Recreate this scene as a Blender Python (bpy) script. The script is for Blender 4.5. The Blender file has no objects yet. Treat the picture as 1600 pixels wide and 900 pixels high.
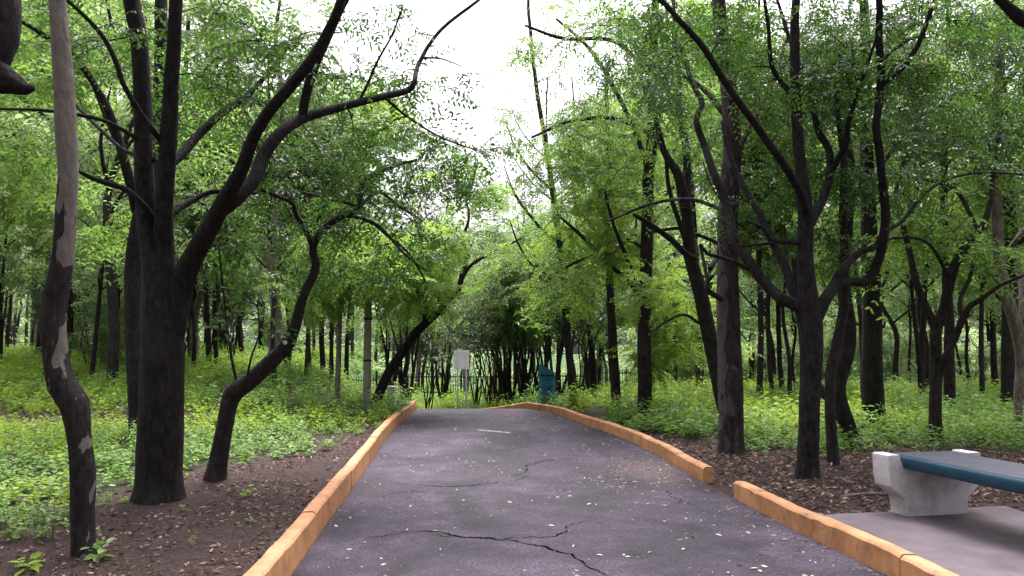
import bpy, math, random
import numpy as np
from mathutils import Vector

random.seed(7)
RNG = np.random.default_rng(11)
scene = bpy.context.scene
COL = scene.collection

# ------------------------------------------------------------------ camera
F, HC, HOR = 1155.0, 1.5, 548.0            # focal length in photo pixels, eye height, eye-level row
TH = math.atan((HOR - 450.0) / F)
cam_d = bpy.data.cameras.new("camera")
cam = bpy.data.objects.new("camera", cam_d)
COL.objects.link(cam)
cam_d.sensor_width = 36.0
cam_d.lens = F / 1600.0 * 36.0
cam_d.clip_start = 0.05
cam_d.clip_end = 900.0
cam.location = (0, 0, HC)
cam.rotation_euler = (math.radians(90) + TH, 0, 0)
scene.camera = cam

# ------------------------------------------------------------------ world, sun, exposure
SUN_EL, SUN_AZ = math.radians(64), math.radians(8)      # azimuth measured from +Y towards +X
world = bpy.data.worlds.new("World")
scene.world = world
world.use_nodes = True
wn, wl = world.node_tree.nodes, world.node_tree.links
wn.clear()
w_out = wn.new("ShaderNodeOutputWorld")
w_bg = wn.new("ShaderNodeBackground")
w_sky = wn.new("ShaderNodeTexSky")
w_sky.sky_type = 'NISHITA'
w_sky.sun_disc = False
w_sky.sun_elevation = SUN_EL
w_sky.sun_rotation = SUN_AZ
w_sky.air_density = 1.0
w_sky.dust_density = 6.0
w_hs = wn.new("ShaderNodeHueSaturation")
w_hs.inputs['Saturation'].default_value = 0.16
w_hs.inputs['Value'].default_value = 1.0
w_mx = wn.new("ShaderNodeMix")
w_mx.data_type = 'RGBA'
w_mx.blend_type = 'MULTIPLY'
w_mx.inputs['Factor'].default_value = 1.0
w_mx.inputs[7].default_value = (1.0, 0.94, 1.04, 1)
wl.new(w_sky.outputs[0], w_hs.inputs['Color'])
wl.new(w_hs.outputs[0], w_mx.inputs[6])
# an overcast sky is brighter overhead than at the horizon
w_tc = wn.new("ShaderNodeTexCoord"); w_sx = wn.new("ShaderNodeSeparateXYZ"); w_mr = wn.new("ShaderNodeMapRange")
w_mr.inputs[1].default_value = 0.0; w_mr.inputs[2].default_value = 1.0; w_mr.inputs[3].default_value = 0.45; w_mr.inputs[4].default_value = 1.9
w_m2 = wn.new("ShaderNodeMix"); w_m2.data_type = 'RGBA'; w_m2.blend_type = 'MULTIPLY'; w_m2.inputs['Factor'].default_value = 1.0
wl.new(w_tc.outputs['Generated'], w_sx.inputs[0]); wl.new(w_sx.outputs[2], w_mr.inputs[0]); wl.new(w_mr.outputs[0], w_m2.inputs[7])
wl.new(w_mx.outputs[2], w_m2.inputs[6])
wl.new(w_m2.outputs[2], w_bg.inputs['Color'])
w_bg.inputs['Strength'].default_value = 0.15
wl.new(w_bg.outputs[0], w_out.inputs['Surface'])

sun_d = bpy.data.lights.new("sun", 'SUN')
sun_d.energy = 1.5
sun_d.angle = math.radians(25)
sun_d.color = (1.0, 0.96, 0.92)
sun = bpy.data.objects.new("sun", sun_d)
COL.objects.link(sun)
sd = Vector((math.sin(SUN_AZ) * math.cos(SUN_EL), math.cos(SUN_AZ) * math.cos(SUN_EL), math.sin(SUN_EL)))
sun.rotation_euler = sd.to_track_quat('Z', 'Y').to_euler()

scene.view_settings.view_transform = 'Standard'
scene.view_settings.look = 'None'
scene.view_settings.exposure = 1.62
scene.view_settings.gamma = 1.0
scene.view_settings.use_curve_mapping = False
scene.render.engine = 'CYCLES'
scene.cycles.max_bounces = 8
scene.cycles.diffuse_bounces = 5
scene.cycles.transmission_bounces = 6
scene.cycles.glossy_bounces = 2
scene.cycles.use_denoising = True
scene.cycles.denoising_prefilter = 'NONE'
scene.cycles.sample_clamp_indirect = 6.0

# ------------------------------------------------------------------ small maths helpers
def hash2(ix, iy, seed=0):
    n = (ix.astype(np.int64) * 374761393 + iy.astype(np.int64) * 668265263 + seed * 1442695041) & 0x7fffffff
    n = ((n ^ (n >> 13)) * 1274126177) & 0x7fffffff
    return ((n ^ (n >> 16)) & 0xffff) / 65535.0

def vnoise(x, y, seed=0):
    x = np.asarray(x, float); y = np.asarray(y, float)
    x0, y0 = np.floor(x), np.floor(y)
    fx, fy = x - x0, y - y0
    fx = fx * fx * (3 - 2 * fx); fy = fy * fy * (3 - 2 * fy)
    a = hash2(x0, y0, seed); b = hash2(x0 + 1, y0, seed)
    c = hash2(x0, y0 + 1, seed); d = hash2(x0 + 1, y0 + 1, seed)
    return (a * (1 - fx) + b * fx) * (1 - fy) + (c * (1 - fx) + d * fx) * fy

def fbm(x, y, seed=0, o=3):
    s, a, t = 0.0, 1.0, 0.0
    for i in range(o):
        s = s + a * vnoise(x * 2 ** i, y * 2 ** i, seed + i); t += a; a *= 0.5
    return s / t

def sstep(a, b, x):
    t = np.clip((np.asarray(x, float) - a) / (b - a), 0, 1)
    return t * t * (3 - 2 * t)

def pix(px, py, depth):
    """point seen at a photo pixel, at distance `depth` along +Y"""
    r, u = (px - 800.0) / F, (450.0 - py) / F
    d = np.array([r, math.cos(TH) - u * math.sin(TH), math.sin(TH) + u * math.cos(TH)])
    return np.array([0, 0, HC]) + d * (depth / d[1])

# path edges (world metres): y -> x
LY = [-8, 0, 4.9, 6.0, 7.8, 12.2, 15.5, 19.5, 24, 30, 40]
LX = [-1.25, -1.3, -1.46, -1.56, -1.69, -2.10, -2.32, -2.45, -3.2, -5.5, -11]
RY = [-8, 0, 4.96, 6.6, 8.7, 11.0, 12.9, 14.8, 17.9, 19.3, 21.5, 24, 30, 40]
RX = [3.4, 2.9, 2.51, 2.32, 2.20, 2.08, 1.86, 1.60, 1.02, 0.30, -0.8, -1.6, -3.3, -8.4]
def smooth_interp(y, Y, X):
    y = np.asarray(y, float)
    return (np.interp(y - 0.5, Y, X) + np.interp(y, Y, X) + np.interp(y + 0.5, Y, X)) / 3.0
def pathL(y): return smooth_interp(y, LY, LX)
def pathR(y): return smooth_interp(y, RY, RX)

def base_level(x, y):
    y = np.asarray(y, float); x = np.asarray(x, float)
    mid = np.where(y > 19.2, -1.78 * (1 - np.exp(-np.clip((y - 19.2), 0, 400) / 9.0) * (1 + np.clip(y - 19.2, 0, 400) / 9.0 * 0.25)), 0.0)
    rgt = -1.55 * sstep(20, 50, y)
    lft = 0.95 * sstep(9, 34, y)
    wr = sstep(1.6, 6.0, x - 0.0)
    wlft = sstep(0.1, 3.6, pathL(y) - x)
    return mid * (1 - wr) * (1 - wlft) + rgt * wr + lft * wlft

def path_z(x, y):
    h = 0.02 * (fbm(x * 0.5 + 3, y * 0.8, 5, 2) - 0.5) + 0.012 * np.sin(y * 1.1 + x * 0.4)
    return base_level(x * 0, y) + h

def ground_z(x, y):
    x = np.asarray(x, float); y = np.asarray(y, float)
    L, R = pathL(y), pathR(y)
    b = base_level(x, y)
    out = b + 0.10 * (fbm(x * 0.35, y * 0.35, 1, 3) - 0.5) * 1.3 + 0.035 * (fbm(x * 2.1, y * 2.1, 9, 2) - 0.5)
    soil = np.where(x < L, 0.10, 0.05 + 0.05 * sstep(0.3, 1.5, x - R))
    gap = np.exp(-((y - 8.45) / 0.5) ** 2) * np.exp(-np.clip(x - R, 0, 9) / 0.8) * (x > R - .3)
    out = out + soil * (1 - gap) - 0.03 * gap
    inside = sstep(0.06, 0.0, np.maximum(L - 0.02 - x, x - R - 0.02))
    under = base_level(x * 0, y) - 0.09
    z = out * (1 - inside) + under * inside
    slab = sstep(0.12, 0.0, np.maximum.reduce([2.5 - x, x - 4.3, y - 6.45, 1.0 - y]))
    return z * (1 - slab) + slab * 0.02

def ground_hit(px, py):
    lo = 1.0
    prev = None
    for D in np.arange(2.0, 90.0, 0.05):
        p = pix(px, py, D)
        if p[2] <= float(ground_z(p[0], p[1])):
            return D
    return 60.0

# ------------------------------------------------------------------ mesh helpers
class MB:
    def __init__(self):
        self.v, self.q, self.m, self.n = [], [], [], 0
    def add(self, v, q, mat=0):
        v = np.asarray(v, float).reshape(-1, 3); q = np.asarray(q, np.int64).reshape(-1, 4)
        self.v.append(v); self.q.append(q + self.n)
        self.m.append(np.full(len(q), mat) if np.isscalar(mat) else np.asarray(mat))
        self.n += len(v)
    def box(self, c, s, mat=0, rz=0.0):
        c = np.array(c, float); s = np.array(s, float) / 2
        v = np.array([[x, y, z] for z in (-1, 1) for y in (-1, 1) for x in (-1, 1)], float) * s
        ca, sa = math.cos(rz), math.sin(rz)
        v = np.c_[v[:, 0] * ca - v[:, 1] * sa, v[:, 0] * sa + v[:, 1] * ca, v[:, 2]] + c
        self.add(v, [[0, 2, 3, 1], [4, 5, 7, 6], [0, 1, 5, 4], [2, 6, 7, 3], [0, 4, 6, 2], [1, 3, 7, 5]], mat)
    def build(self, name, mats, parent=None, smooth=False, loc=None):
        me = bpy.data.meshes.new(name)
        if self.n:
            v = np.concatenate(self.v); q = np.concatenate(self.q); m = np.concatenate(self.m)
            if loc is not None: v = v - np.array(loc)
            me.vertices.add(len(v)); me.vertices.foreach_set('co', v.astype(np.float32).ravel())
            me.loops.add(q.size); me.loops.foreach_set('vertex_index', q.astype(np.int32).ravel())
            me.polygons.add(len(q))
            me.polygons.foreach_set('loop_start', np.arange(0, q.size, 4, dtype=np.int32))
            me.polygons.foreach_set('loop_total', np.full(len(q), 4, np.int32))
            me.polygons.foreach_set('material_index', m.astype(np.int32))
            me.polygons.foreach_set('use_smooth', np.full(len(q), bool(smooth)))
            me.update(calc_edges=True)
        for mt in (mats if isinstance(mats, (list, tuple)) else [mats]): me.materials.append(mt)
        o = bpy.data.objects.new(name, me)
        COL.objects.link(o)
        if parent is not None: o.parent = parent
        if loc is not None and parent is None: o.location = loc
        return o

def tag(o, label=None, cat=None, group=None, kind=None):
    if label: o['label'] = label
    if cat: o['category'] = cat
    if group: o['group'] = group
    if kind: o['kind'] = kind
    return o

def empty(name, loc, label, cat, group=None, rz=0.0):
    o = bpy.data.objects.new(name, None)
    o.empty_display_size = 0.2
    COL.objects.link(o)
    o.location = [float(a) for a in loc]; o.rotation_euler = (0, 0, rz)
    return tag(o, label, cat, group)

def copy_tree(root, loc, rz, sc, label=None, group=None):
    r = root.copy(); COL.objects.link(r)
    r.location = loc; r.rotation_euler = (0, 0, rz); r.scale = sc
    if label: r['label'] = label
    if group: r['group'] = group
    for ch in list(root.children):
        c = ch.copy(); COL.objects.link(c); c.parent = r
    return r

def catmull(P, step):
    P = np.asarray(P, float)
    if len(P) == 2: P = np.array([P[0], P[0] * .5 + P[1] * .5, P[1]])
    E = np.vstack([2 * P[0] - P[1], P, 2 * P[-1] - P[-2]])
    out = []
    for i in range(1, len(E) - 2):
        seg = np.linalg.norm(E[i + 1][:3] - E[i][:3])
        n = max(2, int(seg / step))
        t = np.linspace(0, 1, n, endpoint=False)[:, None]
        a, b, c, d = E[i - 1], E[i], E[i + 1], E[i + 2]
        out.append(0.5 * (2 * b + (c - a) * t + (2 * a - 5 * b + 4 * c - d) * t ** 2 + (3 * b - a - 3 * c + d) * t ** 3))
    out.append(E[-2][None])
    return np.vstack(out)

def tube(mb, P, R, sides=10, rough=0.0, flare=0.0, seed=0, mat=0):
    """P (n,3), R (n) -> a closed-end tube"""
    P = np.asarray(P, float); R = np.asarray(R, float)
    n = len(P)
    T = np.gradient(P, axis=0); T /= (np.linalg.norm(T, axis=1, keepdims=True) + 1e-9)
    mean = np.abs(T).mean(0); ref = np.zeros(3); ref[int(np.argmin(mean))] = 1.0
    U = np.cross(T, ref); U /= (np.linalg.norm(U, axis=1, keepdims=True) + 1e-9)
    W = np.cross(T, U)
    a = np.linspace(0, 2 * np.pi, sides, endpoint=False)
    s = np.r_[0, np.cumsum(np.linalg.norm(np.diff(P, axis=0), axis=1))]
    rr = np.repeat(R[:, None], sides, 1)
    if rough:
        nz = fbm(np.cos(a)[None, :] * 1.6 + s[:, None] * 0.0 + seed * 7.3 + 40, s[:, None] * 3.0 + np.sin(a)[None, :] * 1.6 + 17, seed, 3)
        nz2 = vnoise(a[None, :] * 5.5 + seed + 0 * s[:, None], s[:, None] * 1.3 + seed, seed + 3)
        rr = rr * (1 + rough * (nz - 0.5) * 2 + rough * 0.6 * (nz2 - .5))
    if flare:
        h = np.clip(1 - s / 0.55, 0, 1) ** 2
        lobes = 0.5 + 0.5 * np.cos(a * 4 + seed) + 0.35 * np.cos(a * 7 + 2 * seed)
        rr = rr * (1 + 1.5 * flare * h[:, None] * (0.4 + 0.9 * lobes[None, :]))
    V = P[:, None, :] + rr[:, :, None] * (np.cos(a)[None, :, None] * U[:, None, :] + np.sin(a)[None, :, None] * W[:, None, :])
    V = V.reshape(-1, 3)
    i = np.arange(n - 1)[:, None]; j = np.arange(sides)[None, :]; k = (j + 1) % sides
    q = np.stack([i * sides + j, i * sides + k, (i + 1) * sides + k, (i + 1) * sides + j], -1).reshape(-1, 4)
    q = q[:, ::-1]
    # end caps as quads fanned to a centre
    c0, c1 = len(V), len(V) + 1
    V = np.vstack([V, P[0] - T[0] * R[0] * .3, P[-1] + T[-1] * R[-1] * .5])
    caps = []
    for jj in range(0, sides - 1, 2):
        caps.append([c0, jj, jj + 1, (jj + 2) % sides])
        b = (n - 1) * sides
        caps.append([c1, b + (jj + 2) % sides, b + jj + 1, b + jj])
    mb.add(V, np.vstack([q, caps]), mat)

def tubes_batch(mb, P, R, sides=4, mat=0):
    """P (n,k,3), R (n,k)"""
    n, k = P.shape[:2]
    if n == 0: return
    T = np.gradient(P, axis=1); T /= (np.linalg.norm(T, axis=2, keepdims=True) + 1e-9)
    ref = np.where(np.abs(T[:, :1, 2:3]) > 0.7, np.array([1.0, 0.2, 0]), np.array([0, 0.15, 1.0]))
    U = np.cross(T, np.broadcast_to(ref, T.shape)); U /= (np.linalg.norm(U, axis=2, keepdims=True) + 1e-9)
    W = np.cross(T, U)
    a = np.linspace(0, 2 * np.pi, sides, endpoint=False)
    V = P[:, :, None] + R[:, :, None, None] * (np.cos(a)[None, None, :, None] * U[:, :, None] + np.sin(a)[None, None, :, None] * W[:, :, None])
    t = np.arange(n)[:, None, None] * (k * sides); i = np.arange(k - 1)[None, :, None]; j = np.arange(sides)[None, None, :]
    kk = (j + 1) % sides
    q = np.stack([t + i * sides + j, t + i * sides + kk, t + (i + 1) * sides + kk, t + (i + 1) * sides + j], -1).reshape(-1, 4)
    mb.add(V.reshape(-1, 3), q[:, ::-1], mat)

# ------------------------------------------------------------------ materials
def mat_new(name):
    m = bpy.data.materials.new(name); m.use_nodes = True
    nt = m.node_tree; nt.nodes.clear()
    out = nt.nodes.new("ShaderNodeOutputMaterial")
    p = nt.nodes.new("ShaderNodeBsdfPrincipled")
    nt.links.new(p.outputs[0], out.inputs[0])
    return m, nt, p, out

def ramp(nt, stops, fac=None, interp='LINEAR'):
    r = nt.nodes.new("ShaderNodeValToRGB"); r.color_ramp.interpolation = interp
    e = r.color_ramp.elements
    e[0].position, e[0].color = stops[0][0], (*stops[0][1], 1)
    e[1].position, e[1].color = stops[-1][0], (*stops[-1][1], 1)
    for pos, c in stops[1:-1]:
        x = e.new(pos); x.color = (*c, 1)
    if fac is not None: nt.links.new(fac, r.inputs[0])
    return r

def noise(nt, scale, detail=4, rough=0.6, coord='Object', stretch=None, dist=0.0):
    tc = nt.nodes.new("ShaderNodeTexCoord"); n = nt.nodes.new("ShaderNodeTexNoise")
    n.inputs['Scale'].default_value = scale; n.inputs['Detail'].default_value = detail
    n.inputs['Roughness'].default_value = rough; n.inputs['Distortion'].default_value = dist
    if stretch:
        mp = nt.nodes.new("ShaderNodeMapping"); mp.inputs['Scale'].default_value = stretch
        nt.links.new(tc.outputs[coord], mp.inputs[0]); nt.links.new(mp.outputs[0], n.inputs['Vector'])
    else:
        nt.links.new(tc.outputs[coord], n.inputs['Vector'])
    return n

def mixc(nt, fac, a, b, mode='MIX'):
    m = nt.nodes.new("ShaderNodeMix"); m.data_type = 'RGBA'; m.blend_type = mode
    for inp, val in ((m.inputs[0], fac), (m.inputs[6], a), (m.inputs[7], b)):
        if hasattr(val, 'is_linked') or hasattr(val, 'links'): nt.links.new(val, inp)
        elif isinstance(val, (tuple, list)): inp.default_value = (*val[:3], 1)
        else: inp.default_value = val
    return m.outputs[2]

def bump(nt, p, height, strength=0.5, dist=0.02):
    b = nt.nodes.new("ShaderNodeBump"); b.inputs['Strength'].default_value = strength
    b.inputs['Distance'].default_value = dist
    nt.links.new(height, b.inputs['Height']); nt.links.new(b.outputs[0], p.inputs['Normal'])
    return b

def leaf_mat(name, c0, c1, c2, trans=0.45, tcol=(0.20, 0.36, 0.03), rough=0.42, spec=0.35):
    m, nt, p, out = mat_new(name)
    g = nt.nodes.new("ShaderNodeNewGeometry")
    r = ramp(nt, [(0.0, c0), (0.5, c1), (0.93, c2), (1.0, (c2[0] * 1.5, c2[1] * 1.1, c2[2]))], g.outputs['Random Per Island'])
    nt.links.new(r.outputs[0], p.inputs['Base Color'])
    p.inputs['Roughness'].default_value = rough
    p.inputs['Specular IOR Level'].default_value = spec
    t = nt.nodes.new("ShaderNodeBsdfTranslucent")
    tc = mixc(nt, 0.75, r.outputs[0], tcol)
    nt.links.new(tc, t.inputs[0])
    mx = nt.nodes.new("ShaderNodeMixShader"); mx.inputs[0].default_value = trans
    nt.links.new(p.outputs[0], mx.inputs[1]); nt.links.new(t.outputs[0], mx.inputs[2])
    nt.links.new(mx.outputs[0], out.inputs[0])
    return m

def bark_mat(name, dark, light, scale=14, pale=None, pale_z=None, pale_amt=0.5, moss=0.0, pale_side=0.0):
    m, nt, p, out = mat_new(name)
    n1 = noise(nt, scale * 1.7, 7, 0.75, stretch=(1, 1, 0.36))
    n2 = noise(nt, 2.3, 3, 0.6)
    r = ramp(nt, [(0.38, tuple(c * .6 for c in dark)), (0.66, tuple(c * 1.5 for c in light))], n1.outputs[0])
    col = mixc(nt, 0.35, r.outputs[0], ramp(nt, [(0.35, tuple(c * .6 for c in dark)), (0.7, light)], n2.outputs[0]).outputs[0])
    if moss:
        n3 = noise(nt, 3.5, 4, 0.7)
        f = ramp(nt, [(0.52, (0, 0, 0)), (0.68, (moss,) * 3)], n3.outputs[0])
        col = mixc(nt, f.outputs[0], col, (0.10, 0.115, 0.085))
    if pale:
        n4 = noise(nt, 4.2, 3, 0.5, stretch=(1.6, 1.6, 0.7), dist=0.6)
        gn = nt.nodes.new("ShaderNodeNewGeometry"); sn = nt.nodes.new("ShaderNodeSeparateXYZ"); nt.links.new(gn.outputs['Normal'], sn.inputs[0])
        mn = nt.nodes.new("ShaderNodeMath"); mn.operation = 'MULTIPLY_ADD'; mn.inputs[1].default_value = pale_side
        nt.links.new(sn.outputs[0], mn.inputs[0]); nt.links.new(n4.outputs[0], mn.inputs[2])
        fac = mn.outputs[0]
        if pale_z:
            tc = nt.nodes.new("ShaderNodeTexCoord"); sx = nt.nodes.new("ShaderNodeSeparateXYZ")
            nt.links.new(tc.outputs['Object'], sx.inputs[0])
            mr = nt.nodes.new("ShaderNodeMapRange"); mr.inputs[1].default_value = pale_z[0]; mr.inputs[2].default_value = pale_z[1]
            mr.inputs[3].default_value = 0.0; mr.inputs[4].default_value = 0.5
            nt.links.new(sx.outputs[2], mr.inputs[0])
            ad = nt.nodes.new("ShaderNodeMath"); nt.links.new(fac, ad.inputs[0]); nt.links.new(mr.outputs[0], ad.inputs[1])
            fac = ad.outputs[0]
        f = ramp(nt, [(0.60 - 0.2 * pale_amt, (0, 0, 0)), (0.615 - 0.2 * pale_amt, (1, 1, 1))], fac)
        n5 = noise(nt, 9, 4, 0.6)
        pc = ramp(nt, [(0.3, tuple(c * .72 for c in pale)), (0.7, pale)], n5.outputs[0])
        col = mixc(nt, f.outputs[0], col, pc.outputs[0])
    nt.links.new(col, p.inputs['Base Color'])
    p.inputs['Roughness'].default_value = 0.9
    p.inputs['Specular IOR Level'].default_value = 0.2
    v = nt.nodes.new("ShaderNodeTexVoronoi"); v.feature = 'DISTANCE_TO_EDGE'; v.inputs['Scale'].default_value = scale * 1.6
    tc = nt.nodes.new("ShaderNodeTexCoord"); mp = nt.nodes.new("ShaderNodeMapping"); mp.inputs['Scale'].default_value = (1, 1, 0.25)
    nt.links.new(tc.outputs['Object'], mp.inputs[0]); nt.links.new(mp.outputs[0], v.inputs['Vector'])
    ad = nt.nodes.new("ShaderNodeMath"); ad.operation = 'MULTIPLY_ADD'; ad.inputs[1].default_value = 0.8
    nt.links.new(v.outputs['Distance'], ad.inputs[0]); nt.links.new(n1.outputs[0], ad.inputs[2])
    bump(nt, p, ad.outputs[0], 1.0, 0.05)
    return m

M = {}
M['bark_dark'] = bark_mat('dark_bark', (0.006, 0.0048, 0.005), (0.030, 0.024, 0.0245), 14, moss=0.16)
M['bark_mid'] = bark_mat('brown_bark', (0.013, 0.010, 0.010), (0.045, 0.036, 0.035), 14, moss=0.15)
M['bark_peel'] = bark_mat('peeling_bark', (0.014, 0.011, 0.012), (0.045, 0.036, 0.036), 14, pale=(0.23, 0.20, 0.175), pale_z=(2.0, 3.1), pale_amt=-0.27, pale_side=0.13)
M['bark_flaky'] = bark_mat('flaky_bark', (0.016, 0.012, 0.013), (0.055, 0.042, 0.042), 10, pale=(0.095, 0.078, 0.08), pale_amt=0.02, pale_side=-0.16)
M['bark_pale'] = bark_mat('pale_bark', (0.09, 0.075, 0.065), (0.24, 0.20, 0.17), 10, moss=0.2)
M['leaf_dark'] = leaf_mat('dark_leaf', (0.012, 0.035, 0.009), (0.024, 0.062, 0.012), (0.045, 0.105, 0.016), 0.40, (0.10, 0.22, 0.03))  # backlit darkness of the near canopy is put into this colour
M['leaf_mid'] = leaf_mat('mid_leaf', (0.035, 0.085, 0.018), (0.06, 0.13, 0.022), (0.10, 0.19, 0.035), 0.5, (0.27, 0.46, 0.08))
M['leaf_bright'] = leaf_mat('bright_leaf', (0.06, 0.13, 0.02), (0.09, 0.18, 0.025), (0.16, 0.27, 0.045), 0.52, (0.38, 0.57, 0.09))
M['leaf_grey'] = leaf_mat('grey_leaf', (0.075, 0.125, 0.055), (0.11, 0.18, 0.075), (0.16, 0.24, 0.10), 0.52, (0.42, 0.58, 0.22))  # paler and greyer: hazy fade of far foliage put into the colour
M['leaf_dull'] = leaf_mat('dull_leaf', (0.035, 0.055, 0.024), (0.06, 0.085, 0.036), (0.09, 0.115, 0.05), 0.35, (0.14, 0.21, 0.07))
M['herb'] = leaf_mat('herb_leaf', (0.10, 0.19, 0.016), (0.165, 0.28, 0.022), (0.23, 0.37, 0.035), 0.38, (0.44, 0.62, 0.05), rough=0.55)
M['herb_cool'] = leaf_mat('cool_herb_leaf', (0.075, 0.16, 0.035), (0.12, 0.23, 0.05), (0.18, 0.31, 0.07), 0.35, (0.30, 0.52, 0.08), rough=0.5)
M['litter'] = leaf_mat('dead_leaf', (0.045, 0.028, 0.022), (0.11, 0.075, 0.06), (0.26, 0.20, 0.17), 0.08, (0.2, 0.12, 0.06), rough=0.8, spec=.15)
M['flake'] = leaf_mat('pale_dry_leaf', (0.16, 0.13, 0.10), (0.33, 0.29, 0.23), (0.50, 0.46, 0.38), 0.06, (0.3, 0.25, 0.15), rough=0.8, spec=.15)

def make_ground_mat():
    m, nt, p, out = mat_new('forest_floor')
    a = noise(nt, 0.45, 4, 0.6, coord='Object'); b = noise(nt, 9, 6, 0.7, coord='Object'); c = noise(nt, 45, 4, 0.7, coord='Object')
    dirt = ramp(nt, [(0.3, (0.018, 0.011, 0.010)), (0.55, (0.038, 0.024, 0.022)), (0.8, (0.08, 0.055, 0.050))], b.outputs[0])
    lit = ramp(nt, [(0.52, (0, 0, 0)), (0.62, (.8, .8, .8))], c.outputs[0])
    col = mixc(nt, lit.outputs[0], dirt.outputs[0], (0.10, 0.072, 0.06))
    at = nt.nodes.new("ShaderNodeAttribute"); at.attribute_name = 'cover'
    grn = ramp(nt, [(0.35, (0.02, 0.045, 0.012)), (0.7, (0.05, 0.10, 0.02))], b.outputs[0])
    ad = nt.nodes.new("ShaderNodeMath"); ad.operation = 'MULTIPLY_ADD'; ad.inputs[1].default_value = 0.5; 
    nt.links.new(b.outputs[0], ad.inputs[0]); nt.links.new(at.outputs['Fac'], ad.inputs[2])
    hf = nt.nodes.new('ShaderNodeMath'); hf.operation = 'MULTIPLY'; hf.inputs[1].default_value = 0.5; nt.links.new(ad.outputs[0], hf.inputs[0])
    f = ramp(nt, [(.55, (0, 0, 0)), (.7, (.55, .55, .55)), (.95, (1, 1, 1))], hf.outputs[0])
    col = mixc(nt, f.outputs[0], col, grn.outputs[0])
    nt.links.new(col, p.inputs['Base Color']); p.inputs['Roughness'].default_value = 0.95
    p.inputs['Specular IOR Level'].default_value = 0.15
    mm = nt.nodes.new("ShaderNodeMath"); mm.operation = 'ADD'
    nt.links.new(b.outputs[0], mm.inputs[0]); nt.links.new(c.outputs[0], mm.inputs[1])
    bump(nt, p, mm.outputs[0], 0.9, 0.03)
    return m
M['ground'] = make_ground_mat()

def make_asphalt():
    m, nt, p, out = mat_new('asphalt')
    big = noise(nt, 0.55, 5, 0.62, dist=0.6); mid = noise(nt, 3.0, 5, 0.65); fine = noise(nt, 48, 5, 0.85)
    base = ramp(nt, [(0.34, (0.022, 0.017, 0.024)), (0.52, (0.040, 0.032, 0.045)), (0.68, (0.066, 0.054, 0.072))], big.outputs[0])
    ov = ramp(nt, [(0.35, (0.62,) * 3), (0.65, (1.15,) * 3)], mid.outputs[0])
    col = mixc(nt, 1.0, base.outputs[0], ov.outputs[0], 'MULTIPLY')
    sp = ramp(nt, [(0.36, (0.25,) * 3), (0.48, (0.95,) * 3), (0.56, (1.1,) * 3), (0.68, (3.2,) * 3)], fine.outputs[0])
    col = mixc(nt, 1.0, col, sp.outputs[0], 'MULTIPLY')
    st = noise(nt, 0.8, 3, 0.5, dist=1.2, stretch=(1.0, 0.55, 1)); sr = ramp(nt, [(0.36, (0.55,) * 3), (0.5, (1.0,) * 3), (0.66, (1.22,) * 3)], st.outputs[0])
    col = mixc(nt, 1.0, col, sr.outputs[0], 'MULTIPLY')
    # worn patch of earth washed in on the right side
    tc = nt.nodes.new("ShaderNodeTexCoord"); vm = nt.nodes.new("ShaderNodeVectorMath"); vm.operation = 'SUBTRACT'; vm.inputs[1].default_value = (1.75, 9.6, 0)
    sc_ = nt.nodes.new("ShaderNodeVectorMath"); sc_.operation = 'MULTIPLY'; sc_.inputs[1].default_value = (0.9, 0.38, 0)
    ln = nt.nodes.new("ShaderNodeVectorMath"); ln.operation = 'LENGTH'
    nt.links.new(tc.outputs['Object'], vm.inputs[0]); nt.links.new(vm.outputs[0], sc_.inputs[0]); nt.links.new(sc_.outputs[0], ln.inputs[0])
    ad = nt.nodes.new("ShaderNodeMath"); ad.operation = 'ADD'; nt.links.new(ln.outputs['Value'], ad.inputs[0]); nt.links.new(mid.outputs[0], ad.inputs[1])
    e = ramp(nt, [(0.55, (0.65,) * 3), (1.35, (0,) * 3)], ad.outputs[0])
    col = mixc(nt, e.outputs[0], col, (0.12, 0.085, 0.08))
    nt.links.new(col, p.inputs['Base Color'])
    rr = ramp(nt, [(0.3, (0.75,) * 3), (0.7, (0.92,) * 3)], big.outputs[0]); nt.links.new(rr.outputs[0], p.inputs['Roughness'])
    p.inputs['Specular IOR Level'].default_value = 0.28
    bump(nt, p, fine.outputs[0], 0.9, 0.012)
    return m
M['asphalt'] = make_asphalt()

def simple(name, c0, c1, scale=6, rough=0.7, spec=0.3, bs=0.3, bscale=60, bd=0.004):
    m, nt, p, out = mat_new(name)
    n = noise(nt, scale, 6, 0.65); r = ramp(nt, [(0.3, c0), (0.7, c1)], n.outputs[0])
    nt.links.new(r.outputs[0], p.inputs['Base Color'])
    p.inputs['Roughness'].default_value = rough; p.inputs['Specular IOR Level'].default_value = spec
    b = noise(nt, bscale, 4, 0.7); bump(nt, p, b.outputs[0], bs, bd)
    return m

def painted(name, paint0, paint1, under, lo=0.60, hi=0.66, scale=5, rough=0.6):
    m, nt, p, out = mat_new(name)
    n = noise(nt, 2.5, 5, 0.6); r = ramp(nt, [(0.3, paint0), (0.7, paint1)], n.outputs[0])
    c = noise(nt, scale, 8, 0.75); f = ramp(nt, [(lo, (0, 0, 0)), (hi, (1, 1, 1))], c.outputs[0])
    s = noise(nt, 4, 8, 0.75); sr = ramp(nt, [(0.36, (0.55,) * 3), (0.55, (1.05,) * 3)], s.outputs[0])
    col = mixc(nt, f.outputs[0], r.outputs[0], under)
    col = mixc(nt, 0.8, col, sr.outputs[0], 'MULTIPLY')
    nt.links.new(col, p.inputs['Base Color']); p.inputs['Roughness'].default_value = rough
    p.inputs['Specular IOR Level'].default_value = 0.3
    bump(nt, p, c.outputs[0], 0.5, 0.008)
    return m
M['kerb'] = painted('orange_kerb_paint', (0.37, 0.172, 0.072), (0.49, 0.25, 0.115), (0.17, 0.13, 0.11), 0.575, 0.64, 11)
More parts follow.
